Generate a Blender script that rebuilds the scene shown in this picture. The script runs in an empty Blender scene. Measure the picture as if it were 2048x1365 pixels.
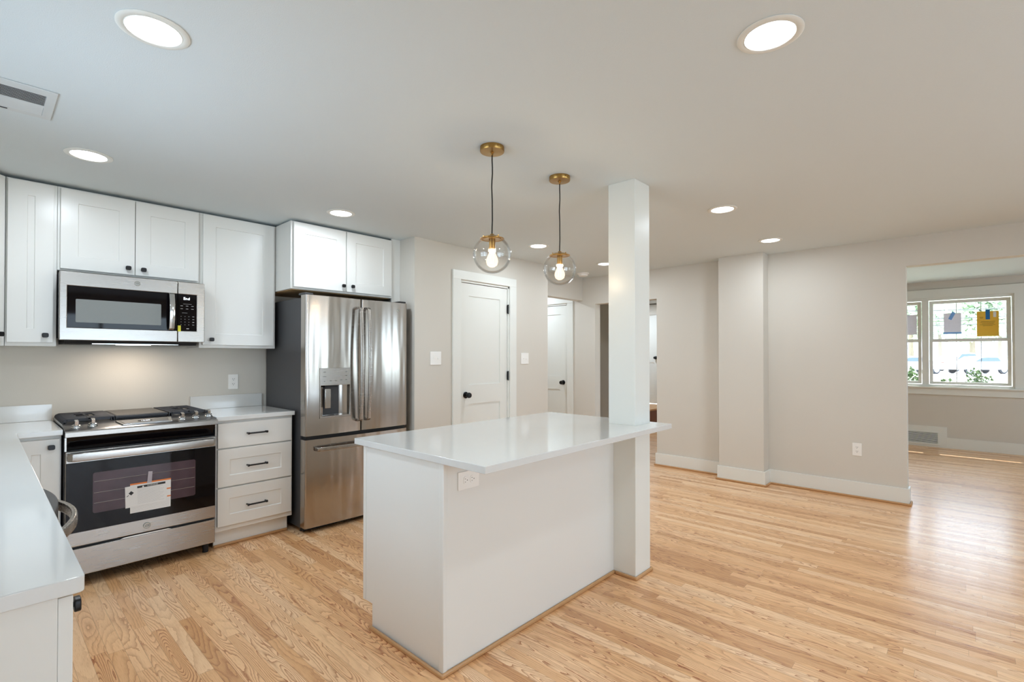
import bpy, bmesh, math, random
from mathutils import Vector, Matrix
PI = math.pi
C = bpy.context.scene.collection
S = bpy.context.scene
random.seed(7)
ZC = 2.3957           # kitchen ceiling height

# ------------------------------------------------------------ camera, world, sun, exposure
cam_d = bpy.data.cameras.new('camera'); cam = bpy.data.objects.new('camera', cam_d); C.objects.link(cam)
cam_d.sensor_width = 36; cam_d.lens = 983.58/2048*36
cam_d.shift_x = (1024-1030.88)/2048; cam_d.shift_y = (702.65-682.5)/2048
cam_d.clip_start = .02; cam_d.clip_end = 400
cam.location = (0, 0, 1.3308)
cam.rotation_euler = (PI/2+.0099, 0, -.8292)
S.camera = cam

W = bpy.data.worlds.new('sky'); S.world = W; W.use_nodes = True
bg = W.node_tree.nodes['Background']
bg.inputs[0].default_value = (.70, .84, 1.01, 1); bg.inputs[1].default_value = 8.0

sun_d = bpy.data.lights.new('sun', 'SUN'); sun = bpy.data.objects.new('sun', sun_d); C.objects.link(sun)
sun_d.energy = 26.0; sun_d.angle = .009; sun_d.color = (1, .96, .9)
sun.rotation_euler = Vector((1, .12, 1.5)).to_track_quat('Z', 'Y').to_euler(); sun.location = (14, 0, 9)

S.view_settings.view_transform = 'Standard'; S.view_settings.look = 'None'
S.view_settings.gamma = 1; S.view_settings.use_curve_mapping = False
S.view_settings.exposure = 0.07
S.cycles.max_bounces = 10; S.cycles.diffuse_bounces = 6; S.cycles.glossy_bounces = 5
S.cycles.transmission_bounces = 8; S.cycles.transparent_max_bounces = 12
S.cycles.sample_clamp_indirect = 6.0; S.cycles.caustics_reflective = False; S.cycles.caustics_refractive = False

# ------------------------------------------------------------ materials
def srgb(r, g, b):
    f = lambda c: (c/255/12.92) if c/255 <= .04045 else ((c/255+.055)/1.055)**2.4
    return (f(r), f(g), f(b), 1)
def mat(name, col, rough=.5, metal=0, noise=0, nscale=60, bump=0, bscale=200, coat=0, spec=None, aniso=0, stretch=None):
    m = bpy.data.materials.new(name); m.use_nodes = True
    nt = m.node_tree; N = nt.nodes; L = nt.links
    b = N['Principled BSDF']
    b.inputs['Base Color'].default_value = col; b.inputs['Roughness'].default_value = rough
    b.inputs['Metallic'].default_value = metal; b.inputs['Coat Weight'].default_value = coat
    b.inputs['Coat Roughness'].default_value = .05
    if spec is not None: b.inputs['Specular IOR Level'].default_value = spec
    tc = N.new('ShaderNodeTexCoord'); mp = N.new('ShaderNodeMapping')
    L.new(tc.outputs['Object'], mp.inputs[0])
    if stretch: mp.inputs['Scale'].default_value = stretch
    if noise:
        n = N.new('ShaderNodeTexNoise'); n.inputs['Scale'].default_value = nscale; n.inputs['Detail'].default_value = 3
        L.new(mp.outputs[0], n.inputs['Vector'])
        mx = N.new('ShaderNodeMix'); mx.data_type = 'RGBA'
        d = tuple(max(0, c*(1-noise)) for c in col[:3])+(1,); u = tuple(min(1, c*(1+noise)) for c in col[:3])+(1,)
        mx.inputs['A'].default_value = d; mx.inputs['B'].default_value = u
        L.new(n.outputs['Fac'], mx.inputs['Factor']); L.new(mx.outputs['Result'], b.inputs['Base Color'])
    if bump:
        n2 = N.new('ShaderNodeTexNoise'); n2.inputs['Scale'].default_value = bscale; n2.inputs['Detail'].default_value = 2
        L.new(mp.outputs[0], n2.inputs['Vector'])
        bp = N.new('ShaderNodeBump'); bp.inputs['Strength'].default_value = bump; bp.inputs['Distance'].default_value = .002
        L.new(n2.outputs['Fac'], bp.inputs['Height']); L.new(bp.outputs[0], b.inputs['Normal'])
    return m

M = {}
M['wall'] = mat('greige wall paint', srgb(210, 205, 195), .75, noise=.015, nscale=3, bump=.25, bscale=350)
M['ceil'] = mat('ceiling paint', srgb(212, 220, 222), .85, noise=.01, nscale=2, bump=.3, bscale=250)
M['trim'] = mat('white trim paint', srgb(226, 227, 221), .32, noise=.008, nscale=5)
M['cab'] = mat('white cabinet paint', srgb(225, 224, 219), .28, noise=.006, nscale=4)
M['cabwood'] = mat('raw cabinet underside', srgb(186, 150, 105), .6, noise=.15, nscale=25, stretch=(1, 8, 8))
M['black'] = mat('matte black hardware', srgb(26, 25, 26), .35, metal=.4, noise=.1)
M['blackglass'] = mat('black glass', srgb(12, 9, 11), .04, noise=.05, nscale=3, spec=.22)
M['ovenwin'] = mat('tinted oven window', srgb(76, 60, 66), .05, noise=.5, nscale=7, spec=.3)
M['mwwin'] = mat('microwave window mesh', srgb(118, 120, 116), .3, noise=.12, nscale=700)  # grey lightened to stand in for the reflection off the mesh
M['darkgrey'] = mat('dark grey enamel', srgb(62, 62, 64), .42, noise=.05, nscale=40, bump=.4, bscale=700)
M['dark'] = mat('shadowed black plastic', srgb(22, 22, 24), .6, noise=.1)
M['iron'] = mat('cast iron', srgb(46, 46, 50), .5, noise=.15, nscale=120, bump=.3)
M['griddle'] = mat('griddle surface', srgb(96, 90, 84), .4, metal=.5, noise=.12, nscale=90)
M['ventmetal'] = mat('painted vent steel', srgb(205, 209, 209), .45, noise=.02)
M['plate'] = mat('white plastic', srgb(240, 238, 233), .3, noise=.004)
M['slot'] = mat('outlet slot', srgb(40, 38, 36), .6, noise=.05)
M['brass'] = mat('aged brass', srgb(166, 130, 74), .3, metal=1, noise=.12, nscale=20)
M['cord'] = mat('black fabric cord', srgb(20, 18, 18), .8, noise=.2, nscale=300)
M['paper'] = mat('white paper', srgb(228, 228, 226), .6, noise=.01)
M['orange'] = mat('orange print', srgb(226, 128, 62), .6, noise=.03)
M['ink'] = mat('black print', srgb(40, 42, 42), .6, noise=.03)
M['greyink'] = mat('grey print', srgb(165, 165, 165), .6, noise=.03)
M['yellow'] = mat('yellow plastic tag', srgb(222, 214, 30), .4, noise=.03)
M['envelope'] = mat('golden yellow permit paper', srgb(232, 184, 60), .6, noise=.04, nscale=30)
M['permitink'] = mat('brown print on yellow', srgb(150, 120, 40), .6, noise=.03)
M['bluetape'] = mat('blue painter tape', srgb(20, 110, 175), .5, noise=.05)
M['paleblue'] = mat('pale blue tape', srgb(120, 170, 235), .5, noise=.05)
M['redwood'] = mat('dark stained stair wood', srgb(104, 52, 26), .3, noise=.35, nscale=30, stretch=(1, 10, 10))
M['quartz'] = mat('white quartz', srgb(213, 213, 210), .09, noise=.012, nscale=6, coat=.2)
M['chrome'] = mat('polished steel', srgb(200, 200, 198), .14, metal=1, noise=.04)
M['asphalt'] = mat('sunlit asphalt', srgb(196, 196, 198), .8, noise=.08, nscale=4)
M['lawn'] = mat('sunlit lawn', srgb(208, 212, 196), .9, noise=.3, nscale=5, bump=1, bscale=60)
M['bush'] = mat('bush leaf', srgb(66, 92, 50), .5, noise=.35, nscale=18)
M['tree'] = mat('tree leaf', srgb(205, 220, 196), .6, noise=.4, nscale=1.2)  # leaf colour paled so it carries the overexposed daylight
M['bark'] = mat('bark', srgb(130, 115, 100), .8, noise=.3, nscale=10)
M['carpaint'] = mat('silver white car paint', srgb(226, 228, 232), .2, noise=.01, coat=.5)
M['carglass'] = mat('car window glass', srgb(70, 86, 108), .1, noise=.05)
M['tyre'] = mat('tyre rubber', srgb(38, 40, 46), .7, noise=.1)
M['siding'] = mat('exterior siding', srgb(200, 200, 196), .7, noise=.04)
M['pole'] = mat('weathered pole', srgb(150, 140, 132), .8, noise=.1)
M['tape'] = mat('clear tape', srgb(170, 160, 165), .25, noise=.05)
M['logo'] = mat('badge metal', srgb(160, 158, 150), .25, metal=.9, noise=.1, nscale=80)
M['logodark'] = mat('badge engraving', srgb(84, 80, 76), .4, metal=.6, noise=.05)
M['redlight'] = mat('red tail light', srgb(200, 70, 60), .3, noise=.05)

def steel(name, base, stretch, rough=.26, wob=.0, wscale=(3, 3, 1.2)):
    m = mat(name, srgb(*base), rough, metal=1, noise=.012, nscale=40, stretch=stretch)
    N = m.node_tree.nodes; L = m.node_tree.links; b = N['Principled BSDF']
    tc = N.new('ShaderNodeTexCoord'); mp = N.new('ShaderNodeMapping'); mp.inputs['Scale'].default_value = stretch
    L.new(tc.outputs['Object'], mp.inputs[0])
    n = N.new('ShaderNodeTexNoise'); n.inputs['Scale'].default_value = 25; L.new(mp.outputs[0], n.inputs['Vector'])
    mr = N.new('ShaderNodeMapRange'); mr.inputs['To Min'].default_value = rough-.015; mr.inputs['To Max'].default_value = rough+.015
    L.new(n.outputs['Fac'], mr.inputs['Value']); L.new(mr.outputs[0], b.inputs['Roughness'])
    if wob:
        mp2 = N.new('ShaderNodeMapping'); mp2.inputs['Scale'].default_value = wscale; L.new(tc.outputs['Object'], mp2.inputs[0])
        w = N.new('ShaderNodeTexNoise'); w.inputs['Scale'].default_value = 1.6; w.inputs['Detail'].default_value = 1
        L.new(mp2.outputs[0], w.inputs['Vector'])
        bp = N.new('ShaderNodeBump'); bp.inputs['Strength'].default_value = 1; bp.inputs['Distance'].default_value = wob
        L.new(w.outputs['Fac'], bp.inputs['Height']); L.new(bp.outputs[0], b.inputs['Normal'])
    b.inputs['Anisotropic'].default_value = 0
    return m
M['steel'] = steel('brushed stainless steel', (168, 163, 157), (.3, 8, 8), .27)
M['fsteel'] = steel('brushed stainless fridge steel', (178, 172, 165), (8, 8, .3), .2, .008, (6, 6, .6))
M['steeltop'] = steel('stainless cooktop', (150, 150, 152), (.3, 8, 8), .3)

def emit(name, col, st):
    m = bpy.data.materials.new(name); m.use_nodes = True
    b = m.node_tree.nodes['Principled BSDF']; b.inputs['Base Color'].default_value = col
    b.inputs['Emission Color'].default_value = col; b.inputs['Emission Strength'].default_value = st
    nz = m.node_tree.nodes.new('ShaderNodeTexNoise'); nz.inputs['Scale'].default_value = 2
    m.node_tree.links.new(nz.outputs['Fac'], b.inputs['Roughness'])
    return m
M['lens'] = emit('lit frosted lens', (.93, .96, 1, 1), 6)
M['filament'] = emit('glowing filament', (1, .62, .3, 1), 60)
M['display'] = emit('lit display digits', (.9, .95, 1, 1), 1.6)

def glass(name, tint, rough=0, mixf=.06, mx_=.75, bl=.25):
    # thin clear pane: mostly transparent with fresnel gloss
    m = bpy.data.materials.new(name); m.use_nodes = True
    nt = m.node_tree; N = nt.nodes; L = nt.links; N.clear()
    o = N.new('ShaderNodeOutputMaterial'); t = N.new('ShaderNodeBsdfTransparent'); g = N.new('ShaderNodeBsdfGlossy')
    t.inputs[0].default_value = tint; g.inputs['Roughness'].default_value = rough
    lw = N.new('ShaderNodeLayerWeight'); lw.inputs['Blend'].default_value = bl
    mr = N.new('ShaderNodeMapRange'); mr.inputs['To Min'].default_value = mixf; mr.inputs['To Max'].default_value = mx_
    L.new(lw.outputs['Fresnel'], mr.inputs['Value'])
    mx = N.new('ShaderNodeMixShader'); L.new(mr.outputs[0], mx.inputs[0]); L.new(t.outputs[0], mx.inputs[1]); L.new(g.outputs[0], mx.inputs[2])
    L.new(mx.outputs[0], o.inputs[0])
    return m
M['glass'] = glass('clear window glass', (.95, .97, .97, 1))
M['globe'] = glass('clear globe glass', (.985, .985, .98, 1), .0, .035, .42, .12)
def glow():
    m = bpy.data.materials.new('glowing bulb glass'); m.use_nodes = True
    nt = m.node_tree; N = nt.nodes; L = nt.links; N.clear()
    o = N.new('ShaderNodeOutputMaterial'); t = N.new('ShaderNodeBsdfTransparent'); e = N.new('ShaderNodeEmission'); mx = N.new('ShaderNodeMixShader')
    nz = N.new('ShaderNodeTexNoise'); nz.inputs['Scale'].default_value = 8
    mr = N.new('ShaderNodeMapRange'); mr.inputs['To Min'].default_value = .35; mr.inputs['To Max'].default_value = .5; L.new(nz.outputs['Fac'], mr.inputs['Value'])
    e.inputs[0].default_value = (1, .80, .58, 1); e.inputs[1].default_value = 2.2
    L.new(mr.outputs[0], mx.inputs[0]); L.new(t.outputs[0], mx.inputs[1]); L.new(e.outputs[0], mx.inputs[2]); L.new(mx.outputs[0], o.inputs[0])
    return m
M['bulb'] = glow()
def veil():
    m = bpy.data.materials.new('backlit sheet'); m.use_nodes = True
    nt = m.node_tree; N = nt.nodes; L = nt.links; N.clear()
    o = N.new('ShaderNodeOutputMaterial'); t = N.new('ShaderNodeBsdfTransparent'); e = N.new('ShaderNodeBsdfDiffuse'); mx = N.new('ShaderNodeMixShader')
    nz = N.new('ShaderNodeTexNoise'); nz.inputs['Scale'].default_value = 12
    mr = N.new('ShaderNodeMapRange'); mr.inputs['To Min'].default_value = .84; mr.inputs['To Max'].default_value = .92; L.new(nz.outputs['Fac'], mr.inputs['Value'])
    e.inputs[0].default_value = srgb(236, 234, 246)
    L.new(mr.outputs[0], mx.inputs[0]); L.new(t.outputs[0], mx.inputs[1]); L.new(e.outputs[0], mx.inputs[2]); L.new(mx.outputs[0], o.inputs[0])
    return m
M['sheer'] = veil()

def oak():
    m = bpy.data.materials.new('oak strip floor'); m.use_nodes = True
    nt = m.node_tree; N = nt.nodes; L = nt.links; b = N['Principled BSDF']
    def math_(op, a, bb=None, c=None):
        n = N.new('ShaderNodeMath'); n.operation = op
        for i, v in enumerate((a, bb, c)):
            if v is None: continue
            if isinstance(v, (int, float)): n.inputs[i].default_value = v
            else: L.new(v, n.inputs[i])
        return n.outputs[0]
    tc = N.new('ShaderNodeTexCoord'); sp = N.new('ShaderNodeSeparateXYZ'); L.new(tc.outputs['Object'], sp.inputs[0])
    X, Y = sp.outputs[0], sp.outputs[1]
    u = math_('DIVIDE', X, .0572); row = math_('FLOOR', u); fu = math_('SUBTRACT', u, row)
    wr = N.new('ShaderNodeTexWhiteNoise'); wr.noise_dimensions = '1D'; L.new(row, wr.inputs['W'])
    v = math_('ADD', math_('DIVIDE', Y, .95), math_('MULTIPLY', wr.outputs['Value'], 17.3)); pid = math_('FLOOR', v); fv = math_('SUBTRACT', v, pid)
    key = math_('ADD', math_('MULTIPLY', row, 13.37), math_('MULTIPLY', pid, 7.77))
    wp = N.new('ShaderNodeTexWhiteNoise'); wp.noise_dimensions = '1D'; L.new(key, wp.inputs['W'])
    r = wp.outputs['Value']; wp2 = N.new('ShaderNodeTexWhiteNoise'); wp2.noise_dimensions = '1D'; L.new(math_('ADD', key, 3.1), wp2.inputs['W']); r2 = wp2.outputs['Value']
    # cathedral grain: contour lines of a stretched smooth noise, offset per plank
    cb = N.new('ShaderNodeCombineXYZ')
    L.new(math_('MULTIPLY', X, math_('ADD', 8, math_('MULTIPLY', r2, 10))), cb.inputs[0]); L.new(math_('MULTIPLY', Y, 1.5), cb.inputs[1]); L.new(math_('MULTIPLY', r, 60), cb.inputs[2])
    n1 = N.new('ShaderNodeTexNoise'); n1.inputs['Scale'].default_value = 1; n1.inputs['Detail'].default_value = 1.2; n1.inputs['Roughness'].default_value = .35
    L.new(cb.outputs[0], n1.inputs['Vector'])
    cb3 = N.new('ShaderNodeCombineXYZ'); L.new(math_('MULTIPLY', X, 90), cb3.inputs[0]); L.new(math_('MULTIPLY', Y, 26), cb3.inputs[1]); L.new(r, cb3.inputs[2])
    n3 = N.new('ShaderNodeTexNoise'); n3.inputs['Scale'].default_value = 1; n3.inputs['Detail'].default_value = 2; L.new(cb3.outputs[0], n3.inputs['Vector'])
    ph = math_('ADD', math_('MULTIPLY', n1.outputs['Fac'], math_('ADD', 10, math_('MULTIPLY', r2, 18))), math_('MULTIPLY', n3.outputs['Fac'], .55))
    fr = math_('FRACT', ph)
    line = math_('POWER', fr, 3.2)                  # slow rise, sharp fall like earlywood/latewood
    # fine pores along the plank
    cb2 = N.new('ShaderNodeCombineXYZ'); L.new(math_('MULTIPLY', X, 700), cb2.inputs[0]); L.new(math_('MULTIPLY', Y, 18), cb2.inputs[1]); L.new(r, cb2.inputs[2])
    n2 = N.new('ShaderNodeTexNoise'); n2.inputs['Scale'].default_value = 1; n2.inputs['Detail'].default_value = 2; L.new(cb2.outputs[0], n2.inputs['Vector'])
    base = N.new('ShaderNodeValToRGB'); e = base.color_ramp.elements
    e[0].color = srgb(214, 160, 108); e[1].color = srgb(250, 213, 170); e[0].position = 0; e[1].position = 1
    e2 = e.new(.22); e2.color = srgb(234, 183, 130); e3 = e.new(.7); e3.color = srgb(244, 198, 148)
    L.new(r, base.inputs[0])
    mx = N.new('ShaderNodeMix'); mx.data_type = 'RGBA'; mx.blend_type = 'MULTIPLY'
    L.new(math_('MULTIPLY', line, math_('ADD', .15, math_('MULTIPLY', math_('POWER', r2, .7), .95))), mx.inputs['Factor']); L.new(base.outputs[0], mx.inputs['A']); mx.inputs['B'].default_value = srgb(172, 120, 76)
    mx2 = N.new('ShaderNodeMix'); mx2.data_type = 'RGBA'; mx2.blend_type = 'MULTIPLY'
    mr = N.new('ShaderNodeMapRange'); mr.inputs['From Min'].default_value = .52; mr.inputs['From Max'].default_value = .75; L.new(n2.outputs['Fac'], mr.inputs['Value'])
    L.new(math_('MULTIPLY', mr.outputs[0], .5), mx2.inputs['Factor']); L.new(mx.outputs['Result'], mx2.inputs['A']); mx2.inputs['B'].default_value = srgb(200, 158, 118)
    # joints
    eu = math_('MINIMUM', fu, math_('SUBTRACT', 1, fu)); ev = math_('MULTIPLY', math_('MINIMUM', fv, math_('SUBTRACT', 1, fv)), 16.6)
    g = math_('LESS_THAN', math_('MINIMUM', eu, ev), .012)
    mx3 = N.new('ShaderNodeMix'); mx3.data_type = 'RGBA'; L.new(math_('MULTIPLY', g, .42), mx3.inputs['Factor']); L.new(mx2.outputs['Result'], mx3.inputs['A']); mx3.inputs['B'].default_value = srgb(96, 66, 42)
    L.new(mx3.outputs['Result'], b.inputs['Base Color'])
    b.inputs['Roughness'].default_value = .38; b.inputs['Coat Weight'].default_value = .42; b.inputs['Coat Roughness'].default_value = .2
    bp = N.new('ShaderNodeBump'); bp.inputs['Strength'].default_value = .35; bp.inputs['Distance'].default_value = .0012
    cup = math_('MULTIPLY', math_('POWER', math_('SUBTRACT', math_('MULTIPLY', fu, 2), 1), 2), math_('ADD', .5, r2))
    L.new(math_('ADD', math_('MULTIPLY', cup, -.6), math_('MULTIPLY', r, .3)), bp.inputs['Height'])
    L.new(bp.outputs[0], b.inputs['Normal']); L.new(bp.outputs[0], b.inputs['Coat Normal'])
    return m
M['oak'] = oak()
M['oaktrim'] = mat('oak shoe moulding', srgb(190, 146, 100), .4, noise=.2, nscale=40, stretch=(4, 4, 20))

# ------------------------------------------------------------ mesh helpers
def nb(): return bmesh.new()
def box(bm, x0, x1, y0, y1, z0, z1):
    v = [bm.verts.new((x, y, z)) for z in (z0, z1) for (x, y) in ((x0, y0), (x1, y0), (x1, y1), (x0, y1))]
    for f in ((3, 2, 1, 0), (4, 5, 6, 7), (0, 1, 5, 4), (1, 2, 6, 5), (2, 3, 7, 6), (3, 0, 4, 7)): bm.faces.new([v[i] for i in f])
    return bm
def prism(bm, pts, a0, a1, axis='x'):
    """polygon extruded along an axis; pts in the other two coordinates (y,z) / (x,z) / (x,y)"""
    def P(p, a):
        return (a, p[0], p[1]) if axis == 'x' else ((p[0], a, p[1]) if axis == 'y' else (p[0], p[1], a))
    A = [bm.verts.new(P(p, a0)) for p in pts]; B = [bm.verts.new(P(p, a1)) for p in pts]; n = len(pts)
    bm.faces.new(A[::-1]); bm.faces.new(B)
    for i in range(n): bm.faces.new((A[i], A[(i+1) % n], B[(i+1) % n], B[i]))
    bmesh.ops.recalc_face_normals(bm, faces=bm.faces)
    return bm
def cyl(bm, c, r, h, axis='z', n=32, r2=None):
    """cylinder from point c extending h along axis"""
    r2 = r if r2 is None else r2; rings = []
    for k, rr in ((0, r), (h, r2)):
        ring = []
        for i in range(n):
            a = 2*PI*i/n; p = (math.cos(a)*rr, math.sin(a)*rr)
            q = {'z': (p[0], p[1], k), 'x': (k, p[0], p[1]), 'y': (p[0], k, p[1])}[axis]
            ring.append(bm.verts.new((c[0]+q[0], c[1]+q[1], c[2]+q[2])))
        rings.append(ring)
    for i in range(n): bm.faces.new((rings[0][i], rings[0][(i+1) % n], rings[1][(i+1) % n], rings[1][i]))
    bm.faces.new(rings[0][::-1]); bm.faces.new(rings[1])
    bmesh.ops.recalc_face_normals(bm, faces=bm.faces)
    return bm
def lathe(bm, prof, c=(0, 0, 0), n=48, axis='z', close=False):
    rings = []
    for (r, h) in prof:
        if r < 1e-6:
            rings.append([bm.verts.new((c[0], c[1], c[2]+h) if axis == 'z' else (c[0], c[1]+h, c[2]))]); continue
        ring = []
        for i in range(n):
            a = 2*PI*i/n
            p = (c[0]+math.cos(a)*r, c[1]+math.sin(a)*r, c[2]+h) if axis == 'z' else (c[0]+math.cos(a)*r, c[1]+h, c[2]+math.sin(a)*r)
            ring.append(bm.verts.new(p))
        rings.append(ring)
    prs = list(zip(rings[:-1], rings[1:]))
    if close: prs.append((rings[-1], rings[0]))
    for A, B in prs:
        for i in range(n):
            if len(A) == 1 and len(B) == 1: continue
            if len(A) == 1: bm.faces.new((A[0], B[(i+1) % n], B[i]))
            elif len(B) == 1: bm.faces.new((A[i], A[(i+1) % n], B[0]))
            else: bm.faces.new((A[i], A[(i+1) % n], B[(i+1) % n], B[i]))
    bmesh.ops.recalc_face_normals(bm, faces=bm.faces)
    return bm
def sweep(bm, path, sect, up=Vector((0, 0, 1)), caps=True):
    """section polygon (a,b) swept along path; a along side = tangent x up, b along up"""
    P = [Vector(p) for p in path]; rings = []
    for i, p in enumerate(P):
        t = (P[min(i+1, len(P)-1)]-P[max(i-1, 0)]).normalized()
        s = t.cross(up)
        if s.length < 1e-5: s = t.cross(Vector((1, 0, 0)))
        s.normalize(); w = s.cross(t).normalized()
        rings.append([bm.verts.new(p+s*a+w*b_) for a, b_ in sect])
    n = len(sect)
    for A, B in zip(rings[:-1], rings[1:]):
        for i in range(n): bm.faces.new((A[i], A[(i+1) % n], B[(i+1) % n], B[i]))
    if caps: bm.faces.new(rings[0][::-1]); bm.faces.new(rings[-1])
    bmesh.ops.recalc_face_normals(bm, faces=bm.faces)
    return bm
def circ(r, n=10): return [(math.cos(2*PI*i/n)*r, math.sin(2*PI*i/n)*r) for i in range(n)]
def rrect(w, h, r, n=4):
    out = []
    for cx, cy, a0 in ((w/2-r, h/2-r, 0), (-w/2+r, h/2-r, 90), (-w/2+r, -h/2+r, 180), (w/2-r, -h/2+r, 270)):
        for k in range(n+1):
            a = math.radians(a0+90*k/n); out.append((cx+r*math.cos(a), cy+r*math.sin(a)))
    return out
def cells(bm, us, zs, d0, d1, skip, plane='xz'):
    """slab on a grid with cells left out (door/window/pillar openings), one watertight mesh"""
    def P(u, z, d): return (u, d, z) if plane == 'xz' else ((d, u, z) if plane == 'yz' else (u, z, d))
    vs = {}
    def V(u, z, d):
        k = (round(u, 5), round(z, 5), round(d, 5))
        if k not in vs: vs[k] = bm.verts.new(P(u, z, d))
        return vs[k]
    nu, nz = len(us)-1, len(zs)-1
    on = lambda i, j: 0 <= i < nu and 0 <= j < nz and (i, j) not in skip
    for i in range(nu):
        for j in range(nz):
            if not on(i, j): continue
            a, b_, c, d = us[i], us[i+1], zs[j], zs[j+1]
            for dd in (d0, d1): bm.faces.new([V(a, c, dd), V(b_, c, dd), V(b_, d, dd), V(a, d, dd)])
            if not on(i-1, j): bm.faces.new([V(a, c, d0), V(a, d, d0), V(a, d, d1), V(a, c, d1)])
            if not on(i+1, j): bm.faces.new([V(b_, c, d0), V(b_, d, d0), V(b_, d, d1), V(b_, c, d1)])
            if not on(i, j-1): bm.faces.new([V(a, c, d0), V(b_, c, d0), V(b_, c, d1), V(a, c, d1)])
            if not on(i, j+1): bm.faces.new([V(a, d, d0), V(b_, d, d0), V(b_, d, d1), V(a, d, d1)])
    bmesh.ops.recalc_face_normals(bm, faces=bm.faces)
    return bm
def slab_rr(bm, cx, cz, w, h, r, y0, y1, n=4):
    """rounded-corner plate facing -y"""
    prism(bm, [(cx+a, cz+b_) for a, b_ in rrect(w, h, r, n)], y0, y1, 'y'); return bm
def tagk(o, label=None, cat=None, group=None, kind=None):
    if label: o['label'] = label
    if cat: o['category'] = cat
    if group: o['group'] = group
    if kind: o['kind'] = kind
    return o
def obj(name, bm, m, parent=None, loc=None, bev=0, seg=2, smooth=False, label=None, rot=None):
    me = bpy.data.meshes.new(name); bm.to_mesh(me); bm.free(); me.materials.append(m)
    o = bpy.data.objects.new(name, me); C.objects.link(o)
    if parent: o.parent = parent
    if loc: o.location = loc
    if rot: o.rotation_euler = rot
    if bev:
        b_ = o.modifiers.new('bevel', 'BEVEL'); b_.width = bev; b_.segments = seg; b_.limit_method = 'ANGLE'; b_.angle_limit = math.radians(40)
        b_.harden_normals = False
    if smooth or bev:
        for p in me.polygons: p.use_smooth = True
        try: me.set_sharp_from_angle(angle=math.radians(35))
        except Exception: pass
    if label: o['label'] = label
    return o
def thing(name, label, cat, loc=(0, 0, 0), rz=0, group=None, kind=None):
    o = bpy.data.objects.new(name, None); C.objects.link(o); o.location = loc; o.rotation_euler = (0, 0, rz); o.empty_display_size = .1
    return tagk(o, label, cat, group, kind)
def struct(name, bm, m, label=None, bev=0):
    o = obj(name, bm, m, bev=bev); o['kind'] = 'structure'
    if label: o['label'] = label
    return o
def copy_tree(o, parent=None):
    c = o.copy(); C.objects.link(c); c.parent = parent
    for ch in list(o.children): copy_tree(ch, c)
    return c
def text(name, s, size, m, parent, loc, rot=(PI/2, 0, 0), depth=.0004, label=None, sx=1, shear=0):
    cu = bpy.data.curves.new(name, 'FONT'); cu.body = s; cu.size = size; cu.extrude = depth; cu.align_x = 'CENTER'; cu.align_y = 'CENTER'; cu.shear = shear
    t = bpy.data.objects.new(name, cu); C.objects.link(t)
    dg = bpy.context.evaluated_depsgraph_get(); dg.update()
    me = bpy.data.meshes.new_from_object(t.evaluated_get(dg)); bpy.data.objects.remove(t)
    me.materials.clear(); me.materials.append(m)
    o = bpy.data.objects.new(name, me); C.objects.link(o); o.parent = parent; o.location = loc; o.rotation_euler = rot; o.scale = (sx, 1, 1)
    if label: o['label'] = label
    return o
def shaker(bm, x0, x1, z0, z1, y0, t=.02, rail=.08, rec=.006, flat=False):
    """cabinet front facing -y, front plane at y0"""
    if flat: return box(bm, x0, x1, y0, y0+t, z0, z1)
    O = [bm.verts.new(p) for p in ((x0, y0, z0), (x1, y0, z0), (x1, y0, z1), (x0, y0, z1))]
    a, b_, c, d = x0+rail, x1-rail, z0+rail, z1-rail; e = .002
    I = [bm.verts.new(p) for p in ((a, y0, c), (b_, y0, c), (b_, y0, d), (a, y0, d))]
    R = [bm.verts.new(p) for p in ((a+e, y0+rec, c+e), (b_-e, y0+rec, c+e), (b_-e, y0+rec, d-e), (a+e, y0+rec, d-e))]
    K = [bm.verts.new(p) for p in ((x0, y0+t, z0), (x1, y0+t, z0), (x1, y0+t, z1), (x0, y0+t, z1))]
    for i in range(4):
        j = (i+1) % 4
        bm.faces.new((O[i], O[j], I[j], I[i])); bm.faces.new((I[i], I[j], R[j], R[i])); bm.faces.new((O[j], O[i], K[i], K[j]))
    bm.faces.new(R); bm.faces.new(K[::-1])
    bmesh.ops.recalc_face_normals(bm, faces=bm.faces)
    return bm
def knob(parent, x, y, z):
    """square-ish black cabinet knob standing on a front at plane y"""
    bm = nb(); cyl(bm, (x, y-.016, z), .006, .016, 'y', 12)
    slab_rr(bm, x, z, .030, .027, .008, y-.028, y-.015)
    return obj('knob', bm, M['black'], parent, bev=.002, label='black square knob')
def pull(parent, x, y, z, L=.135):
    bm = nb()
    for s in (-1, 1):
        cyl(bm, (x+s*L*.46, y-.028, z), .006, .028, 'y', 12); cyl(bm, (x+s*L*.46-.005, y-.03, z), .0085, .01, 'x', 14)
    cyl(bm, (x-L/2, y-.03, z), .0058, L, 'x', 14)
    return obj('pull', bm, M['black'], parent, smooth=True, label='black bar pull')

# ------------------------------------------------------------ structure
XL, XR, YB, YR = -.505, 5.596, 4.397, -3.2
XT = .125                                  # partition thickness
XW, YF = 9.44, 5.75                        # window wall of the next room, far end of that room
bm = nb(); box(bm, XL-.2, XW+.15, YR-.2, YF+.2, -.12, 0); struct('floor', bm, M['oak'], 'oak strip floor running through both rooms')
bm = nb(); box(bm, XL-.2, XR+.06, YR-.2, YF+.2, ZC, ZC+.15); struct('ceiling', bm, M['ceil'], 'smooth white kitchen ceiling')
bm = nb(); box(bm, XR+.0601, XW+.15, YR-.2, YF+.2, 2.42, ZC+.15); struct('ceiling', bm, M['ceil'], 'white ceiling of the front room seen through the wide opening')
bm = nb(); box(bm, XL, 2.618, YB, YB+.15, 0, ZC); struct('wall_back', bm, M['wall'], 'greige wall behind the range and refrigerator')
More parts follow.
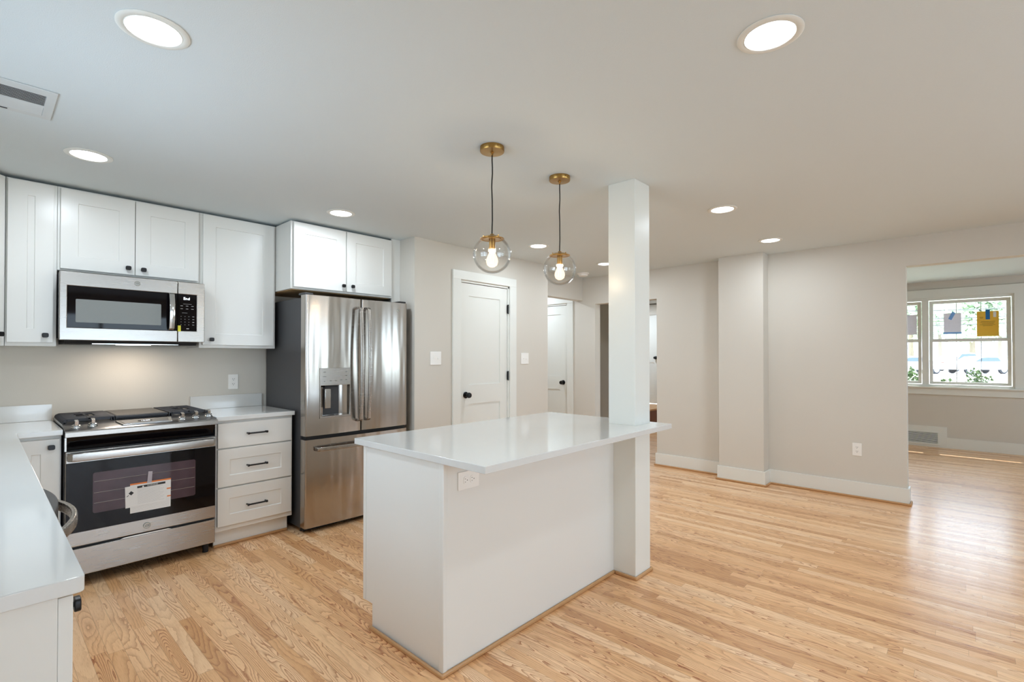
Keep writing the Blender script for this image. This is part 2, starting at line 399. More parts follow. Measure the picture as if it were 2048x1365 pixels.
# left wall with window over the sink run
bm = nb(); cells(bm, [YR-.2, 1.5, 2.95, YB+.15], [0, 1.08, 2.15, ZC], XL-.15, XL, {(1, 1)}, 'yz'); struct('wall_left', bm, M['wall'], 'kitchen wall on the left with a window over the counter')
# rear wall with glazed door and window
bm = nb(); cells(bm, [XL, .4, 2.5, 3.3, 4.9, XR+XT, 6.5, 8.7, XW+.15], [0, .85, 2.1, ZC+.02], YR-.15, YR, {(1, 0), (1, 1), (3, 1), (6, 1)}); struct('wall_rear', bm, M['wall'], 'wall behind the camera with a glazed door and a window')
# pantry block
bm = nb(); cells(bm, [2.618, 3.15, 3.846, 4.508], [0, 2.07, ZC], 3.616, 3.73, {(1, 0)})
box(bm, 2.618, 2.70, 3.7301, YB, 0, ZC); box(bm, 4.43, 4.508, 3.7301, YF, 0, ZC); box(bm, 2.7001, 4.4299, 4.6, 4.7, 0, ZC)
struct('wall_pantry', bm, M['wall'], 'greige wall block right of the refrigerator holding a white door')
bm = nb(); box(bm, 4.508, XR, 3.877, 3.99, 2.09, ZC); struct('wall_soffit', bm, M['wall'], 'short dropped header over the hallway behind the far pendant')
bm = nb(); box(bm, 4.508, XR, YF, YF+.15, 0, ZC); struct('wall_hall', bm, M['wall'], 'end wall of the hallway')
# right wall with opening to the front room, hall opening, door
bm = nb(); cells(bm, [YR, -2.1, .392, 2.785, 3.675, 4.13, 4.945, YF], [0, 2.03, 2.068, 2.135, ZC], XR, XR+XT,
      {(1, 0), (1, 1), (1, 2), (3, 0), (5, 0), (5, 1)}, 'yz')
struct('wall_right', bm, M['wall'], 'long greige wall on the right with openings at both ends')
bm = nb(); box(bm, 5.4227, XR, 1.5285, 1.979, 0, ZC); struct('wall_chase', bm, M['wall'], 'boxed chase projecting from the right wall', bev=.002)
# front room shell
bm = nb(); cells(bm, [YR, -.485, 1.86, 4.64, 5.44, YF], [0, .887, 2.18, 2.42], XW, XW+.15, {(1, 1), (3, 0), (3, 1)}, 'yz')
box(bm, XW, XW+.15, 4.64, 5.44, 0, .33); box(bm, XW+.05, XW+.15, 4.64, 5.44, 2.415, 2.42)
for f in list(bm.faces): pass
struct('wall_front', bm, M['wall'], 'window wall of the front room')
# door opening head is raised: fill is handled by the door leaf itself
bm = nb(); box(bm, XR+XT, XW+.15, YF, YF+.15, 0, 2.42); struct('wall_far', bm, M['wall'], 'far end wall of the front room')
bm = nb(); box(bm, 6.6, 7.15, 3.9, YF, 0, 2.42); struct('wall_closet', bm, M['wall'], 'shadowed closet wall seen through the hall opening')
# landing with dark riser
bm = nb(); box(bm, 7.9, XW, 4.33, YF, 0, .31); struct('trim_1', bm, M['redwood'], 'dark red-brown riser of the raised landing')
bm = nb(); box(bm, 7.88, XW, 4.31, YF, .31, .338); struct('trim_2', bm, M['oaktrim'], 'oak top of the raised landing', bev=.004)
# roof overhang outside the front room
bm = nb(); box(bm, XW+.15, 10.36, YR-.2, YF+.2, 2.42, 2.58); struct('trim_3', bm, M['siding'], 'roof overhang outside the front window')

# baseboards and oak shoe
def profile_run(name, pts, h, t, m, label, shoe=None):
    """board following a polyline of wall face points; wall lies to the right of travel -> board to the left"""
    def run(t0, t1, z0, z1):
        bm = nb(); n = len(pts); off = []
        for d in (t0, t1):
            ring = []
            for i, p in enumerate(pts):
                p = Vector(p)
                dirs = []
                if i > 0: dirs.append((p-Vector(pts[i-1])).normalized())
                if i < n-1: dirs.append((Vector(pts[i+1])-p).normalized())
                ns = [Vector((-q.y, q.x)) for q in dirs]
                if len(ns) == 1: o = ns[0]*d
                else:
                    k = (ns[0]+ns[1]); o = k*(d/(1+ns[0].dot(ns[1])))
                ring.append(p+o)
            off.append(ring)
        V = [[[bm.verts.new((q.x, q.y, z)) for q in ring] for z in (z0, z1)] for ring in off]
        for i in range(n-1):
            for a, b_ in (((0, 0), (0, 1)), ((0, 1), (1, 1)), ((1, 1), (1, 0)), ((1, 0), (0, 0))):
                bm.faces.new((V[a[0]][a[1]][i], V[a[0]][a[1]][i+1], V[b_[0]][b_[1]][i+1], V[b_[0]][b_[1]][i]))
        for i in (0, n-1): bm.faces.new((V[0][0][i], V[0][1][i], V[1][1][i], V[1][0][i]))
        bmesh.ops.recalc_face_normals(bm, faces=bm.faces)
        return bm
    if h: struct(name, run(0.0005, t, 0, h), m, label, bev=.002)
    if shoe: struct(shoe[0], run(t if h else .0005, (t if h else 0)+.014, 0, .02), M['oaktrim'], shoe[1], bev=.006)
E_ = XR
# travel so that the room is on the left: going +y -> left is -x
base_pts = [(E_+XT+.0, .392), (E_, .392), (E_, 1.5285), (5.4227, 1.5285), (5.4227, 1.979), (E_, 1.979), (E_, 2.785), (E_+XT, 2.785)]
profile_run('baseboard_right', base_pts, .148, .015, M['trim'], 'white baseboard along the right wall and chase', ('trim_4', 'thin oak shoe moulding along the right wall'))
profile_run('baseboard_pantry', [(3.948, 3.616), (4.508, 3.616)][::-1], .148, .015, M['trim'], 'white baseboard right of the pantry door')
profile_run('baseboard_hall', [(E_, 3.675), (E_, 4.03)], .148, .015, M['trim'], 'white baseboard in the hallway')
profile_run('baseboard_front', [(XW, YR), (XW, .208)], .15, .018, M['trim'], 'white baseboard under the front window')
bm = nb(); box(bm, XW-.018, XW, .208, 1.25, 0, .3); struct('trim_5', bm, M['trim'], 'raised white baseboard block around the floor register', bev=.002)

# ------------------------------------------------------------ doors
def door2(name, label, w, h, loc, rz, case=.1, knob_side=-1, knob_z=.945, hinges=True, knob_label='black round door knob', cz=None):
    """two-panel door facing local -y in a wall whose face is y=0, centred on x=0"""
    t = thing(name, label, 'door', loc, rz, kind='structure')
    cz = cz or case
    bm = nb()
    for s in (-1, 1): box(bm, *(sorted((s*(w/2), s*(w/2+case)))), -.018, -.0005, 0, h+.005)
    box(bm, -w/2-case, w/2+case, -.018, -.0005, h+.005, h+.005+cz)
    obj('casing', bm, M['trim'], t, bev=.002)
    bm = nb()
    for s in (-1, 1): box(bm, *(sorted((s*(w/2-.0), s*(w/2-.018)))), .0, .114, 0, h)
    box(bm, -w/2, w/2, .0, .114, h-.016, h)
    obj('jamb', bm, M['trim'], t)
    bm = nb(); x0, x1 = -w/2+.021, w/2-.021; y0 = .012; st = .108
    zb, zl0, zl1, ztp = .20, .855, 1.045, h-.145
    xs = [x0, x0+st, x1-st, x1]; zs = [.008, zb, zl0, zl1, ztp, h-.022]
    cells(bm, xs, zs, y0, y0+.035, {(1, 1), (1, 3)})
    box(bm, xs[1], xs[2], y0+.008, y0+.027, zb, zl0); box(bm, xs[1], xs[2], y0+.008, y0+.027, zl1, ztp)
    leaf = obj('door_leaf', bm, M['trim'], t)
    bm = nb(); kx = knob_side*(w/2-.085)
    lathe(bm, [(0, 0), (.032, 0), (.032, -.006), (.012, -.010), (.011, -.03), (.024, -.036), (.028, -.05), (.024, -.064), (0, -.068)], (kx, y0, knob_z), 28, 'y')
    obj('knob', bm, M['black'], leaf, smooth=True, label=knob_label)
    if hinges:
        for hz in (.24, h-.97+.02, h-.24):
            bm = nb(); x = -knob_side*(w/2-.018); cyl(bm, (x, -.004, hz-.05), .007, .1, 'z', 12); box(bm, x-.012, x+.012, -.002, .002, hz-.045, hz+.045)
            obj('hinge', bm, M['black'], t, smooth=True, label='black hinge')
    return t
door2('door_1', 'white two-panel door with black knob and hinges, right of the refrigerator', .696, 2.07, (3.498, 3.616, 0), 0, .1, -1, .946, cz=.086)
door2('door_2', 'white two-panel hallway door with black knob, seen left of the far pillar under the dropped header', .815, 2.068, (XR, 4.5375, 0), -PI/2, .1, 1, .955, hinges=False)
door2('door_3', 'bright white door standing on the raised landing, seen in the sliver right of the pillar', .80, 2.075, (XW, 5.04, .338), -PI/2, .09, 1, .955, hinges=False, cz=.004)

# ------------------------------------------------------------ windows
def sash(bm, y0, y1, z0, z1, s, x, t=.03): cells(bm, [y0, y0+s, y1-s, y1], [z0, z0+s, z1-s, z1], x, x+t, {(1, 1)}, 'yz')
win = thing('window_1', 'wide double-hung front window with white casing, taped papers on its glass', 'window', (XW, .6, .887), kind='structure')
O0 = Vector((XW, .6, .887))
def wp(name, bm, m, parent=None, label=None, bev=0):
    bmesh.ops.translate(bm, verts=bm.verts, vec=-O0); return obj(name, bm, m, parent or win, bev=bev, label=label)
bm = nb(); cells(bm, [-.62, -.485, 1.86, 2.0], [.887, 2.18, 2.305], XW-.022, XW-.0005, {(1, 0)}, 'yz'); wp('casing', bm, M['trim'], bev=.002)
bm = nb(); box(bm, XW-.05, XW+.03, -.63, 2.02, .862, .8865); wp('sill', bm, M['trim'], bev=.004)
bm = nb(); box(bm, XW-.02, XW-.0005, -.60, 2.0, .766, .8615); wp('apron', bm, M['trim'], bev=.002)
bm = nb(); box(bm, XW, XW+.15, -.4849, -.463, .9151, 2.1449); box(bm, XW, XW+.15, 1.838, 1.8599, .9151, 2.1449); box(bm, XW, XW+.15, -.4849, 1.8599, 2.145, 2.1799); box(bm, XW, XW+.15, -.4849, 1.8599, .8871, .915); wp('frame', bm, M['trim'])
for (a, b_) in ((-.463, .403), (.482, 1.00), (1.08, 1.838)):
    if a > .4: bm = nb(); box(bm, XW+.02, XW+.12, a-.079, a, .915, 2.145); wp('mullion', bm, M['trim'], bev=.003)
    bm = nb(); sash(bm, a+.005, b_-.005, 1.535, 2.14, .046, XW+.075); up = wp('upper_sash', bm, M['trim'], bev=.003)
    bm = nb(); sash(bm, a+.005, b_-.005, .918, 1.575, .040, XW+.04); lo = wp('lower_sash', bm, M['trim'], bev=.003)
    for (p, xx, z0, z1) in ((up, XW+.09, 1.581, 2.094), (lo, XW+.055, .958, 1.535)):
        bm = nb(); box(bm, xx-.002, xx+.002, a+.045, b_-.045, z0, z1); wp('glass', bm, M['glass'], p)
        bm = nb(); n = 3 if b_-a > .6 else 2
        for k in range(1, n): y = a+.045+(b_-a-.09)*k/n; box(bm, xx+.004, xx+.010, y-.004, y+.004, z0, z1)
        if p is up: zz = (z0+z1)/2; box(bm, xx+.0045, xx+.0095, a+.045, b_-.045, zz-.004, zz+.004)
        wp('grille', bm, M['trim'], p)

# papers taped to the front window
def paper(name, label, cat, y, z, w, h, m, tilt=0, x=XW+.084):
    t = thing(name, label, cat, (x, y, z)); t.rotation_euler = (tilt, 0, -PI/2)
    bm = nb(); prism(bm, [(-w/2, -h/2), (w/2, -h/2), (w/2, h/2), (-w/2, h/2)], -.001, 0, 'y'); obj('sheet', bm, m, t)
    return t
t = paper('permit_notice', 'golden yellow permit notice taped to the upper front window pane', 'notice', -.228, 1.782, .222, .35, M['envelope'])
bm = nb(); box(bm, -.022, .022, -.0025, -.0012, .06, .20); obj('tape_strip', bm, M['bluetape'], t, label='blue tape strip')
bm = nb()
for k, (zz, a, b_) in enumerate(((.03, -.07, .075), (.015, -.075, .07), (-.002, -.06, .06), (-.016, -.08, .075), (-.03, -.05, .05), (.09, -.085, -.045), (.078, -.08, -.05))): box(bm, a, b_, -.0018, -.0011, zz, zz+.005)
obj('print', bm, M['permitink'], t, label='brown printed lines')
bm = nb(); box(bm, .055, .085, -.0018, -.0011, .09, .165); obj('stamp', bm, M['paper'], t, label='pale stamp in the corner')
t = paper('window_sheet', 'whitish sheet with blue tape hanging on the left of the upper front window pane', 'paper', .142, 1.80, .19, .30, M['sheer'])
bm = nb(); prism(bm, [(-.045, .02), (-.01, 0), (.035, .10), (0, .13)], -.003, -.0012, 'y'); bmesh.ops.translate(bm, verts=bm.verts, vec=(.0, 0, .05)); obj('tape_strip', bm, M['paleblue'], t, label='crooked blue tape')
bm = nb(); box(bm, -.10, .10, -.003, -.0012, -.15, -.125); obj('edge_tape', bm, M['paleblue'], t, label='blue band along the bottom')
t = paper('window_sheet', 'pale sheet stuck to the narrow pane at the left end of the front window', 'paper', .62, 1.80, .16, .30, M['sheer'])

# daylight windows off camera (left wall, rear wall)
def plain_window(name, loc, rz, w, h, label, bars=1):
    t = thing(name, label, 'window', loc, rz, kind='structure')
    bm = nb(); cells(bm, [-w/2, -w/2+.05, w/2-.05, w/2], [0, .05, h-.05, h], .03, .12, {(1, 1)}); fr = obj('frame', bm, M['trim'], t)
    bm = nb()
    for k in range(1, bars+1): x = -w/2+w*k/(bars+1); box(bm, x-.025, x+.025, .05, .10, .05, h-.05)
    obj('mullion', bm, M['trim'], t)
    bm = nb(); box(bm, -w/2+.05, w/2-.05, .073, .077, .05, h-.05); obj('glass', bm, M['glass'], t)
    bm = nb(); cells(bm, [-w/2-.09, -w/2, w/2, w/2+.09], [-.09 if loc[2] > 0 else 0.001, 0.002, h, h+.09], -.018, -.0005, {(1, 1), (1, 0)} if loc[2] == 0 else {(1, 1)}); obj('casing', bm, M['trim'], t)
    L = bpy.data.lights.new('daylight_portal', 'AREA'); L.shape = 'RECTANGLE'; L.size = w; L.size_y = h; L.cycles.is_portal = True
    lo = bpy.data.objects.new('daylight_portal', L); C.objects.link(lo); lo.parent = t; lo.location = (0, .14, h/2); lo.rotation_euler = (-PI/2, 0, 0)
plain_window('window_2', (XL, 2.225, 1.08), PI/2, 1.45, 1.07, 'window over the left counter run')
plain_window('window_3', (4.1, YR, .85), PI, 1.6, 1.25, 'window in the rear wall')
plain_window('fill_window_4', (7.6, YR, .85), PI, 2.2, 1.25, 'unseen window added to the rear wall to light the front room')  # unseen window added to brighten the front room
plain_window('door_4', (1.45, YR, 0), PI, 2.1, 2.1, 'glazed sliding door in the rear wall')
L = bpy.data.lights.new('daylight_portal', 'AREA'); L.shape = 'RECTANGLE'; L.size = 2.34; L.size_y = 1.29; L.cycles.is_portal = True
lo = bpy.data.objects.new('daylight_portal', L); C.objects.link(lo); lo.location = (XW+.14, .69, 1.53); lo.rotation_euler = (-PI/2, 0, -PI/2)

# ------------------------------------------------------------ support pillar, island
bm = nb(); box(bm, 2.645, 2.828, 1.455, 1.638, 0, ZC)
pil = obj('support_pillar', bm, M['trim'], bev=.002); tagk(pil, 'square white floor-to-ceiling pillar rising through the island countertop', 'pillar')
isl = thing('kitchen_island', 'white paneled kitchen island base under the overhanging quartz top', 'island', (2.05, 1.92, 0))
OI = Vector((2.05, 1.92, 0))
def ip(name, bm, m, bev=0, label=None, parent=None):
    bmesh.ops.translate(bm, verts=bm.verts, vec=-OI); return obj(name, bm, m, parent or isl, bev=bev, label=label)
bm = nb(); prism(bm, [(2.208, .118), (2.208, .8835), (1.63, .8835), (1.63, .0), (2.15, .0), (2.15, .118)], 1.3105, 1.325, 'x'); ip('end_panel', bm, M['cab'])
bm = nb(); prism(bm, [(2.20, .118), (2.20, .8835), (1.612, .8835), (1.612, 0.0), (2.15, 0.0), (2.15, .118)], 1.3255, 2.638, 'x'); box(bm, 2.6385, 2.83, 1.645, 2.20, .0, .8835); ip('body', bm, M['cab'])
bm = nb(); box(bm, 1.327, 2.6445, 1.6045, 1.6115, .0, .8835); ip('back_panel', bm, M['cab'])
bm = nb(); box(bm, 1.304, 1.3265, 1.600, 1.6285, 0, .8835); ip('corner_post', bm, M['cab'], bev=.003)
bm = nb(); box(bm, 1.3075, 1.325, 2.2085, 2.232, .118, .8835); box(bm, 1.3255, 2.83, 2.2005, 2.21, .118, .8835); ip('face_frame', bm, M['cab'], bev=.002)
for k in range(3):
    bm = nb(); x0 = 1.35+k*.49; shaker(bm, x0, x0+.475, .13, .87, 0, .02, .07)
    bmesh.ops.rotate(bm, verts=bm.verts, cent=(x0+.2375, 0, 0), matrix=Matrix.Rotation(PI, 3, 'Z')); bmesh.ops.translate(bm, verts=bm.verts, vec=(0, 2.2305, 0)); ip('door', bm, M['cab'])
bm = nb(); cells(bm, [1.2908, 2.6435, 2.8295, 2.882], [1.3364, 1.4535, 1.6395, 2.2907], .884, .914, {(1, 1)}, 'xy')
o = obj('island_countertop', bm, M['quartz'], bev=.002); tagk(o, 'white quartz island countertop wrapping around the pillar', 'countertop')
# outlet on the island back panel and oak shoe around island and pillar
profile_run('trim_6', [(2.645, 1.6045), (1.304, 1.6045), (1.304, 2.15)][::1], 0, 0, None, None, ('trim_6', 'oak shoe moulding around the island base'))
profile_run('trim_7', [(2.828, 1.638), (2.828, 1.455), (2.645, 1.455), (2.645, 1.588)], 0, 0, None, None, ('trim_7', 'oak shoe moulding around the pillar foot'))

def duplex(parent, cx, cz, rot=False):
    """duplex receptacle details on plate face y=-.006"""
    for s in (-1, 1):
        x, z = (cx+s*.0195, cz) if rot else (cx, cz+s*.0195)
        bm = nb(); prism(bm, [(x+a, z+b_) for a, b_ in rrect(.027 if rot else .033, .033 if rot else .027, .011)], -.0085, -.006, 'y'); r = obj('receptacle', bm, M['plate'], parent)
        bm = nb()
        if rot:
            box(bm, x-.001-.0055, x+.004-.0055, -.0088, -.0084, z+.0055, z+.0075); box(bm, x-.001-.0055, x+.004-.0055, -.0088, -.0084, z-.0075, z-.0055); cyl(bm, (x+.0075, -.0088, z), .0022, .0005, 'y', 10)
        else:
            for q in (-1, 1): box(bm, x+q*.0063-.0012, x+q*.0063+.0012, -.0088, -.0084, z, z+.008)
            cyl(bm, (x, -.0088, z-.006), .0026, .0005, 'y', 10)
        obj('slots', bm, M['slot'], r, label='dark outlet slots')
def outlet(label, loc, rz, rot=False):
    t = thing('wall_outlet', label, 'outlet', loc, rz)
    w, h = (.122, .078) if rot else (.074, .120)
    bm = nb(); slab_rr(bm, 0, 0, w, h, .004, -.006, -.0005); obj('cover_plate', bm, M['plate'], t, bev=.0015)
    duplex(t, 0, 0, rot); return t
outlet('white outlet on the wall above the right backsplash, left of the refrigerator', (1.400, YB, 1.121), 0)
outlet('white outlet low on the right wall, between the chase and the wide opening', (XR, .762, .45), -PI/2)
outlet('white outlet mounted sideways on the island panel under the countertop', (1.446, 1.6045, .793), 0, True)
def switch(label, x, z):
    t = thing('light_switch', label, 'switch', (x, 3.616, z))
    bm = nb(); slab_rr(bm, 0, 0, .125, .122, .004, -.006, -.0005); obj('cover_plate', bm, M['plate'], t, bev=.0015)
    for s in (-1, 1):
        bm = nb(); box(bm, s*.023-.005, s*.023+.005, -.0135, -.006, -.004 if s < 0 else -.010, .012 if s < 0 else .004); obj('toggle', bm, M['plate'], t, bev=.001)
switch('white double switch on the wall between the refrigerator and the white door', 2.854, 1.310)
switch('white double switch on the wall right of the white door', 4.098, 1.302)

# ------------------------------------------------------------ wall cabinets
def cab_box(t, x0, x1, y0, y1, z0, z1, wood=False):
    bm = nb(); box(bm, x0, x1, y0, y1, z0, z1); o = obj('cabinet_body', bm, M['cab'], t, bev=.0015)
    if wood:
        bm = nb(); box(bm, x0+.02, x1-.02, y0+.02, y1, z0-.004, z0-.0005); obj('underside', bm, M['cabwood'], t, label='bare wood underside')
    return o
YU = 4.121; ZT = ZC-.017
def wcab(label, X0, X1, Z0, doors, knobs, yf=YU, wood=False):
    xc = (X0+X1)/2; t = thing('upper_cabinet', label, 'cabinet', (xc, yf, Z0))
    cab_box(t, X0-xc+.0005, X1-xc-.0005, 0, YB-yf-.001, 0, ZT-Z0, wood)
    for (a, b_, z0, z1), (kx, kz) in zip(doors, knobs):
        bm = nb(); shaker(bm, a-xc, b_-xc, z0-Z0, z1-Z0, -.0205, .02, .082); d = obj('door', bm, M['cab'], t, bev=.001)
        knob(d, kx-xc, -.0205, kz-Z0)
    return t
wcab('narrow tall white wall cabinet left of the microwave', .101, .322, 1.390, [(.108, .305, 1.412, 2.370)], [(.270, 1.456)])
wcab('short white two-door wall cabinet above the microwave', .322, 1.083, 1.861, [(.335, .7025, 1.872, 2.368), (.7065, 1.072, 1.872, 2.368)], [(.666, 1.913), (.748, 1.911)])
wcab('tall single-door white wall cabinet between the microwave and the refrigerator', 1.083, 1.6185, 1.390, [(1.102, 1.601, 1.412, 2.370)], [(1.156, 1.452)])
t = wcab('deep white two-door wall cabinet above the refrigerator', 1.6195, 2.5255, 1.852, [(1.637, 2.068, 1.868, 2.370), (2.077, 2.510, 1.868, 2.370)], [(2.040, 1.912), (2.122, 1.914)], 3.834, True)
bm = nb(); box(bm, .4535, .5445, .006, .024, -.05, ZC-1.852-.001); obj('filler_strip', bm, M['cab'], t, label='white filler strip against the side wall')
# diagonal corner wall cabinet at the left frame edge
t = thing('corner_upper_cabinet', 'diagonal white corner wall cabinet at the left edge of the picture', 'cabinet', (-.064, 3.954, 1.39), math.radians(45))
t.location = ((.100-.228)/2, (YU+3.793)/2, 1.39)
R45 = Matrix.Rotation(-PI/4, 3, 'Z')
bm = nb(); prism(bm, [(.0995, YU), (.0995, YB-.001), (XL+.001, YB-.001), (XL+.001, 3.7935), (-.228, 3.7935)], 1.39, ZT, 'z')
bmesh.ops.translate(bm, verts=bm.verts, vec=-Vector(t.location)); bmesh.ops.rotate(bm, verts=bm.verts, cent=(0, 0, 0), matrix=R45); obj('cabinet_body', bm, M['cab'], t, bev=.0015)
bm = nb(); shaker(bm, -.205, .205, .022, .98, -.0205, .02, .082); d = obj('door', bm, M['cab'], t, bev=.001); knob(d, .170, -.0205, .066)

# ------------------------------------------------------------ base cabinets, counters
YK = 3.80
t = thing('drawer_cabinet', 'white three-drawer base cabinet between the range and the refrigerator', 'cabinet', (1.36, YK, 0))
cab_box(t, -.259, .262, 0, YB-YK-.001, .118, .8835)
bm = nb(); box(bm, -.255, .245, .045, .065, 0, .1175); obj('toe_kick', bm, M['cab'], t)
for k, (z0, z1, fl) in enumerate(((.693, .864, True), (.425, .684, False), (.155, .415, False))):
    bm = nb(); shaker(bm, -.249, .250, z0, z1, -.0205, .02, .075, flat=fl)
    d = obj('drawer', bm, M['cab'], t, bev=.0015); pull(d, .0, -.0205, (.782, .555, .277)[k])
profile_run('trim_8', [(1.605, 3.845), (1.102, 3.845)], 0, 0, None, None, ('trim_8', 'oak shoe moulding under the drawer cabinet'))
t = thing('base_cabinet', 'white corner base cabinet with one door left of the range', 'cabinet', (.21, YK, 0))
cab_box(t, -.715+.001, .112, 0, YB-YK-.001, .118, .8835)
bm = nb(); shaker(bm, -.09, .105, .155, .863, -.0205, .02, .078); d = obj('door', bm, M['cab'], t, bev=.001); knob(d, .068, -.0205, .820)
bm = nb(); box(bm, -.10, .112, .045, .065, 0, .1175); obj('toe_kick', bm, M['cab'], t)
# run along the left wall, fronts facing +x
t = thing('base_cabinet', 'white base cabinet at the near end of the left counter, side panel facing us', 'cabinet', (.103, 1.56, 0))
bm = nb(); box(bm, XL-.103+.001, 0, -.31, .308, .118, .8835); obj('cabinet_body', bm, M['cab'], t, bev=.001)
bm = nb(); box(bm, XL-.103+.001, -.06, -.31, .308, 0, .1175); obj('toe_kick', bm, M['cab'], t)
bm = nb(); shaker(bm, -.295, .300, .13, .872, -.023, .0215, .075); bmesh.ops.rotate(bm, verts=bm.verts, cent=(0, 0, 0), matrix=Matrix.Rotation(PI/2, 3, 'Z')); d = obj('door', bm, M['cab'], t, bev=.001)
bm = nb(); cyl(bm, (.023, -.21, .822), .006, .010, 'x', 12); prism(bm, [(-.21+a, .822+b_) for a, b_ in rrect(.03, .027, .008)], .032, .043, 'x'); obj('knob', bm, M['black'], d, bev=.002, label='black square knob')
t = thing('base_cabinet', 'white sink base cabinet beyond the dishwasher on the left run', 'cabinet', (.103, 3.13, 0))
bm = nb(); box(bm, XL-.103+.001, 0, -.655, .669, .118, .8835); obj('cabinet_body', bm, M['cab'], t)
bm = nb(); box(bm, XL-.103+.001, -.06, -.655, .669, 0, .1175); obj('toe_kick', bm, M['cab'], t)
for a in (-.65, -.0):
    bm = nb(); shaker(bm, a, a+.64, .13, .872, -.023, .0215, .075); bmesh.ops.rotate(bm, verts=bm.verts, cent=(0, 0, 0), matrix=Matrix.Rotation(PI/2, 3, 'Z')); obj('door', bm, M['cab'], t)

bm = nb(); r = .012
pts = [(XL+.001, YB-.001), (XL+.001, 1.235)]+[(.1403-r+r*math.sin(a), 1.235+r-r*math.cos(a)) for a in [k*PI/8 for k in range(5)]]+[(.1403, 3.757), (.3248, 3.757), (.3248, YB-.001)]
prism(bm, pts, .884, .914, 'z')
o = obj('countertop', bm, M['quartz'], bev=.002); tagk(o, 'L-shaped white quartz countertop running along the left side to the range', 'countertop')
bm = nb(); box(bm, 1.097, 1.6245, 3.757, YB-.001, .884, .914); o = obj('countertop', bm, M['quartz'], bev=.002); tagk(o, 'small white quartz countertop over the three-drawer cabinet', 'countertop')
bm = nb(); box(bm, XL+.001, .3248, YB-.021, YB-.001, .9145, 1.018); o = obj('backsplash', bm, M['quartz'], bev=.0015); tagk(o, 'low white quartz backsplash left of the range', 'backsplash')
bm = nb(); box(bm, 1.097, 1.6155, YB-.021, YB-.001, .9145, 1.018); o = obj('backsplash', bm, M['quartz'], bev=.0015); tagk(o, 'low white quartz backsplash right of the range under the outlet', 'backsplash')

# ------------------------------------------------------------ dishwasher
t = thing('dishwasher', 'stainless dishwasher with bowed handle under the left countertop', 'dishwasher', (.103, 2.17, 0))
bm = nb(); box(bm, -.58, 0, -.298, .298, .10, .8835); obj('body', bm, M['dark'], t)
bm = nb(); prism(bm, [(0.0005, -.296), (.0265, -.296), (.0265, .296), (.0005, .296)], .12, .80, 'z'); obj('door_panel', bm, M['steel'], t, bev=.003)
bm = nb(); arc = [(.0265+.046*math.sin(PI*k/16), -.296+.592*k/16) for k in range(17)]
prism(bm, [(.0005, -.296)]+arc+[(.0005, .296)], .803, .873, 'z'); obj('control_panel', bm, M['darkgrey'], t, bev=.003, label='dark bowed top edge')
bm = nb(); path = [(.0265+.085*math.sin(PI*k/20)**.7, -.285+.57*k/20, .812) for k in range(21)]
sweep(bm, path, rrect(.016, .034, .005)); obj('handle', bm, M['steel'], t, smooth=True, label='bowed flat stainless handle')

# ------------------------------------------------------------ badge
def badge(parent, x, y, z, r):
    bm = nb(); lathe(bm, [(0, -.002), (r*.86, -.002), (r*.9, -.003), (r, -.002), (r, 0), (0, 0)], (x, y, z), 28, 'y'); b_ = obj('badge', bm, M['logo'], parent, smooth=True, label='round brand badge')
    text('badge_script', 'GE', r*1.05, M['logodark'], b_, (x, y-.0024, z), shear=.4, depth=.0003)

# ------------------------------------------------------------ range
rg = thing('gas_range', 'stainless slide-in gas range with black oven door below the microwave', 'range', (.7105, 3.74, 0))
hw = .380
bm = nb(); box(bm, -hw, hw, .035, .635, .07, .868); obj('body', bm, M['darkgrey'], rg)
for x in (-.34, .34):
    for y in (.08, .58): bm = nb(); cyl(bm, (x, y, 0), .018, .07, 'z', 12); obj('leveling_foot', bm, M['dark'], rg)
bm = nb(); box(bm, -hw+.004, hw-.004, 0.006, .0345, .072, .229); d = obj('drawer', bm, M['steel'], rg, bev=.004)
bm = nb(); prism(bm, [(-.13, .2295), (.13, .2295), (.11, .2365), (-.11, .2365)], .004, .03, 'y'); obj('finger_lip', bm, M['chrome'], d)
door = nb(); box(door, -hw+.004, hw-.004, 0, .0345, .243, .787)
dr = obj('oven_door', door, M['steel'], rg, bev=.004)
bm = nb(); box(bm, -hw+.006, hw-.006, -.003, -.0005, .323, .722); gl = obj('door_glass', bm, M['blackglass'], dr, bev=.001, label='black glass oven door face')
bm = nb(); slab_rr(bm, 0.0, .535, .515, .235, .012, -.0042, -.0034); wn = obj('oven_window', bm, M['ovenwin'], dr, label='tinted oven window')
bm = nb()
for z in (.475, .535, .60):
    cyl(bm, (-.252, -.0048, z), .0008, .504, 'x', 6)
obj('rack_lines', bm, M['chrome'], wn, label='thin oven rack wires')
bm = nb(); path = [(-.364, -.004, .757), (-.362, -.03, .757), (-.35, -.044, .757)]+[(-.35+.70*k/10, -.046-.006*math.sin(PI*k/10), .757) for k in range(1, 10)]+[(.35, -.044, .757), (.362, -.03, .757), (.364, -.004, .757)]
sweep(bm, path, rrect(.012, .046, .004)); obj('handle', bm, M['steel'], dr, bev=.001, label='wide flat stainless handle')
badge(dr, .0, -.0005, .283, .019)
bm = nb(); prism(bm, [(.0, .868), (.028, .795), (.034, .79), (.034, .868)], -hw+.008, hw-.008, 'x'); obj('vent_recess', bm, M['blackglass'], rg, label='black curved recess under the control panel')
for x in (-hw, hw-.008): bm = nb(); box(bm, x, x+.008, .0, .034, .79, .867); obj('side_trim', bm, M['steel'], rg)
top = nb(); prism(top, [(-.014, .869), (-.020, .878), (-.020, .896), (-.012, .902), (.155, .930), (.64, .930), (.64, .869)], -.3795, .3815, 'x')
tp = obj('cooktop', top, M['steeltop'], rg, bev=.002, label='stainless cooktop with sloped control panel')
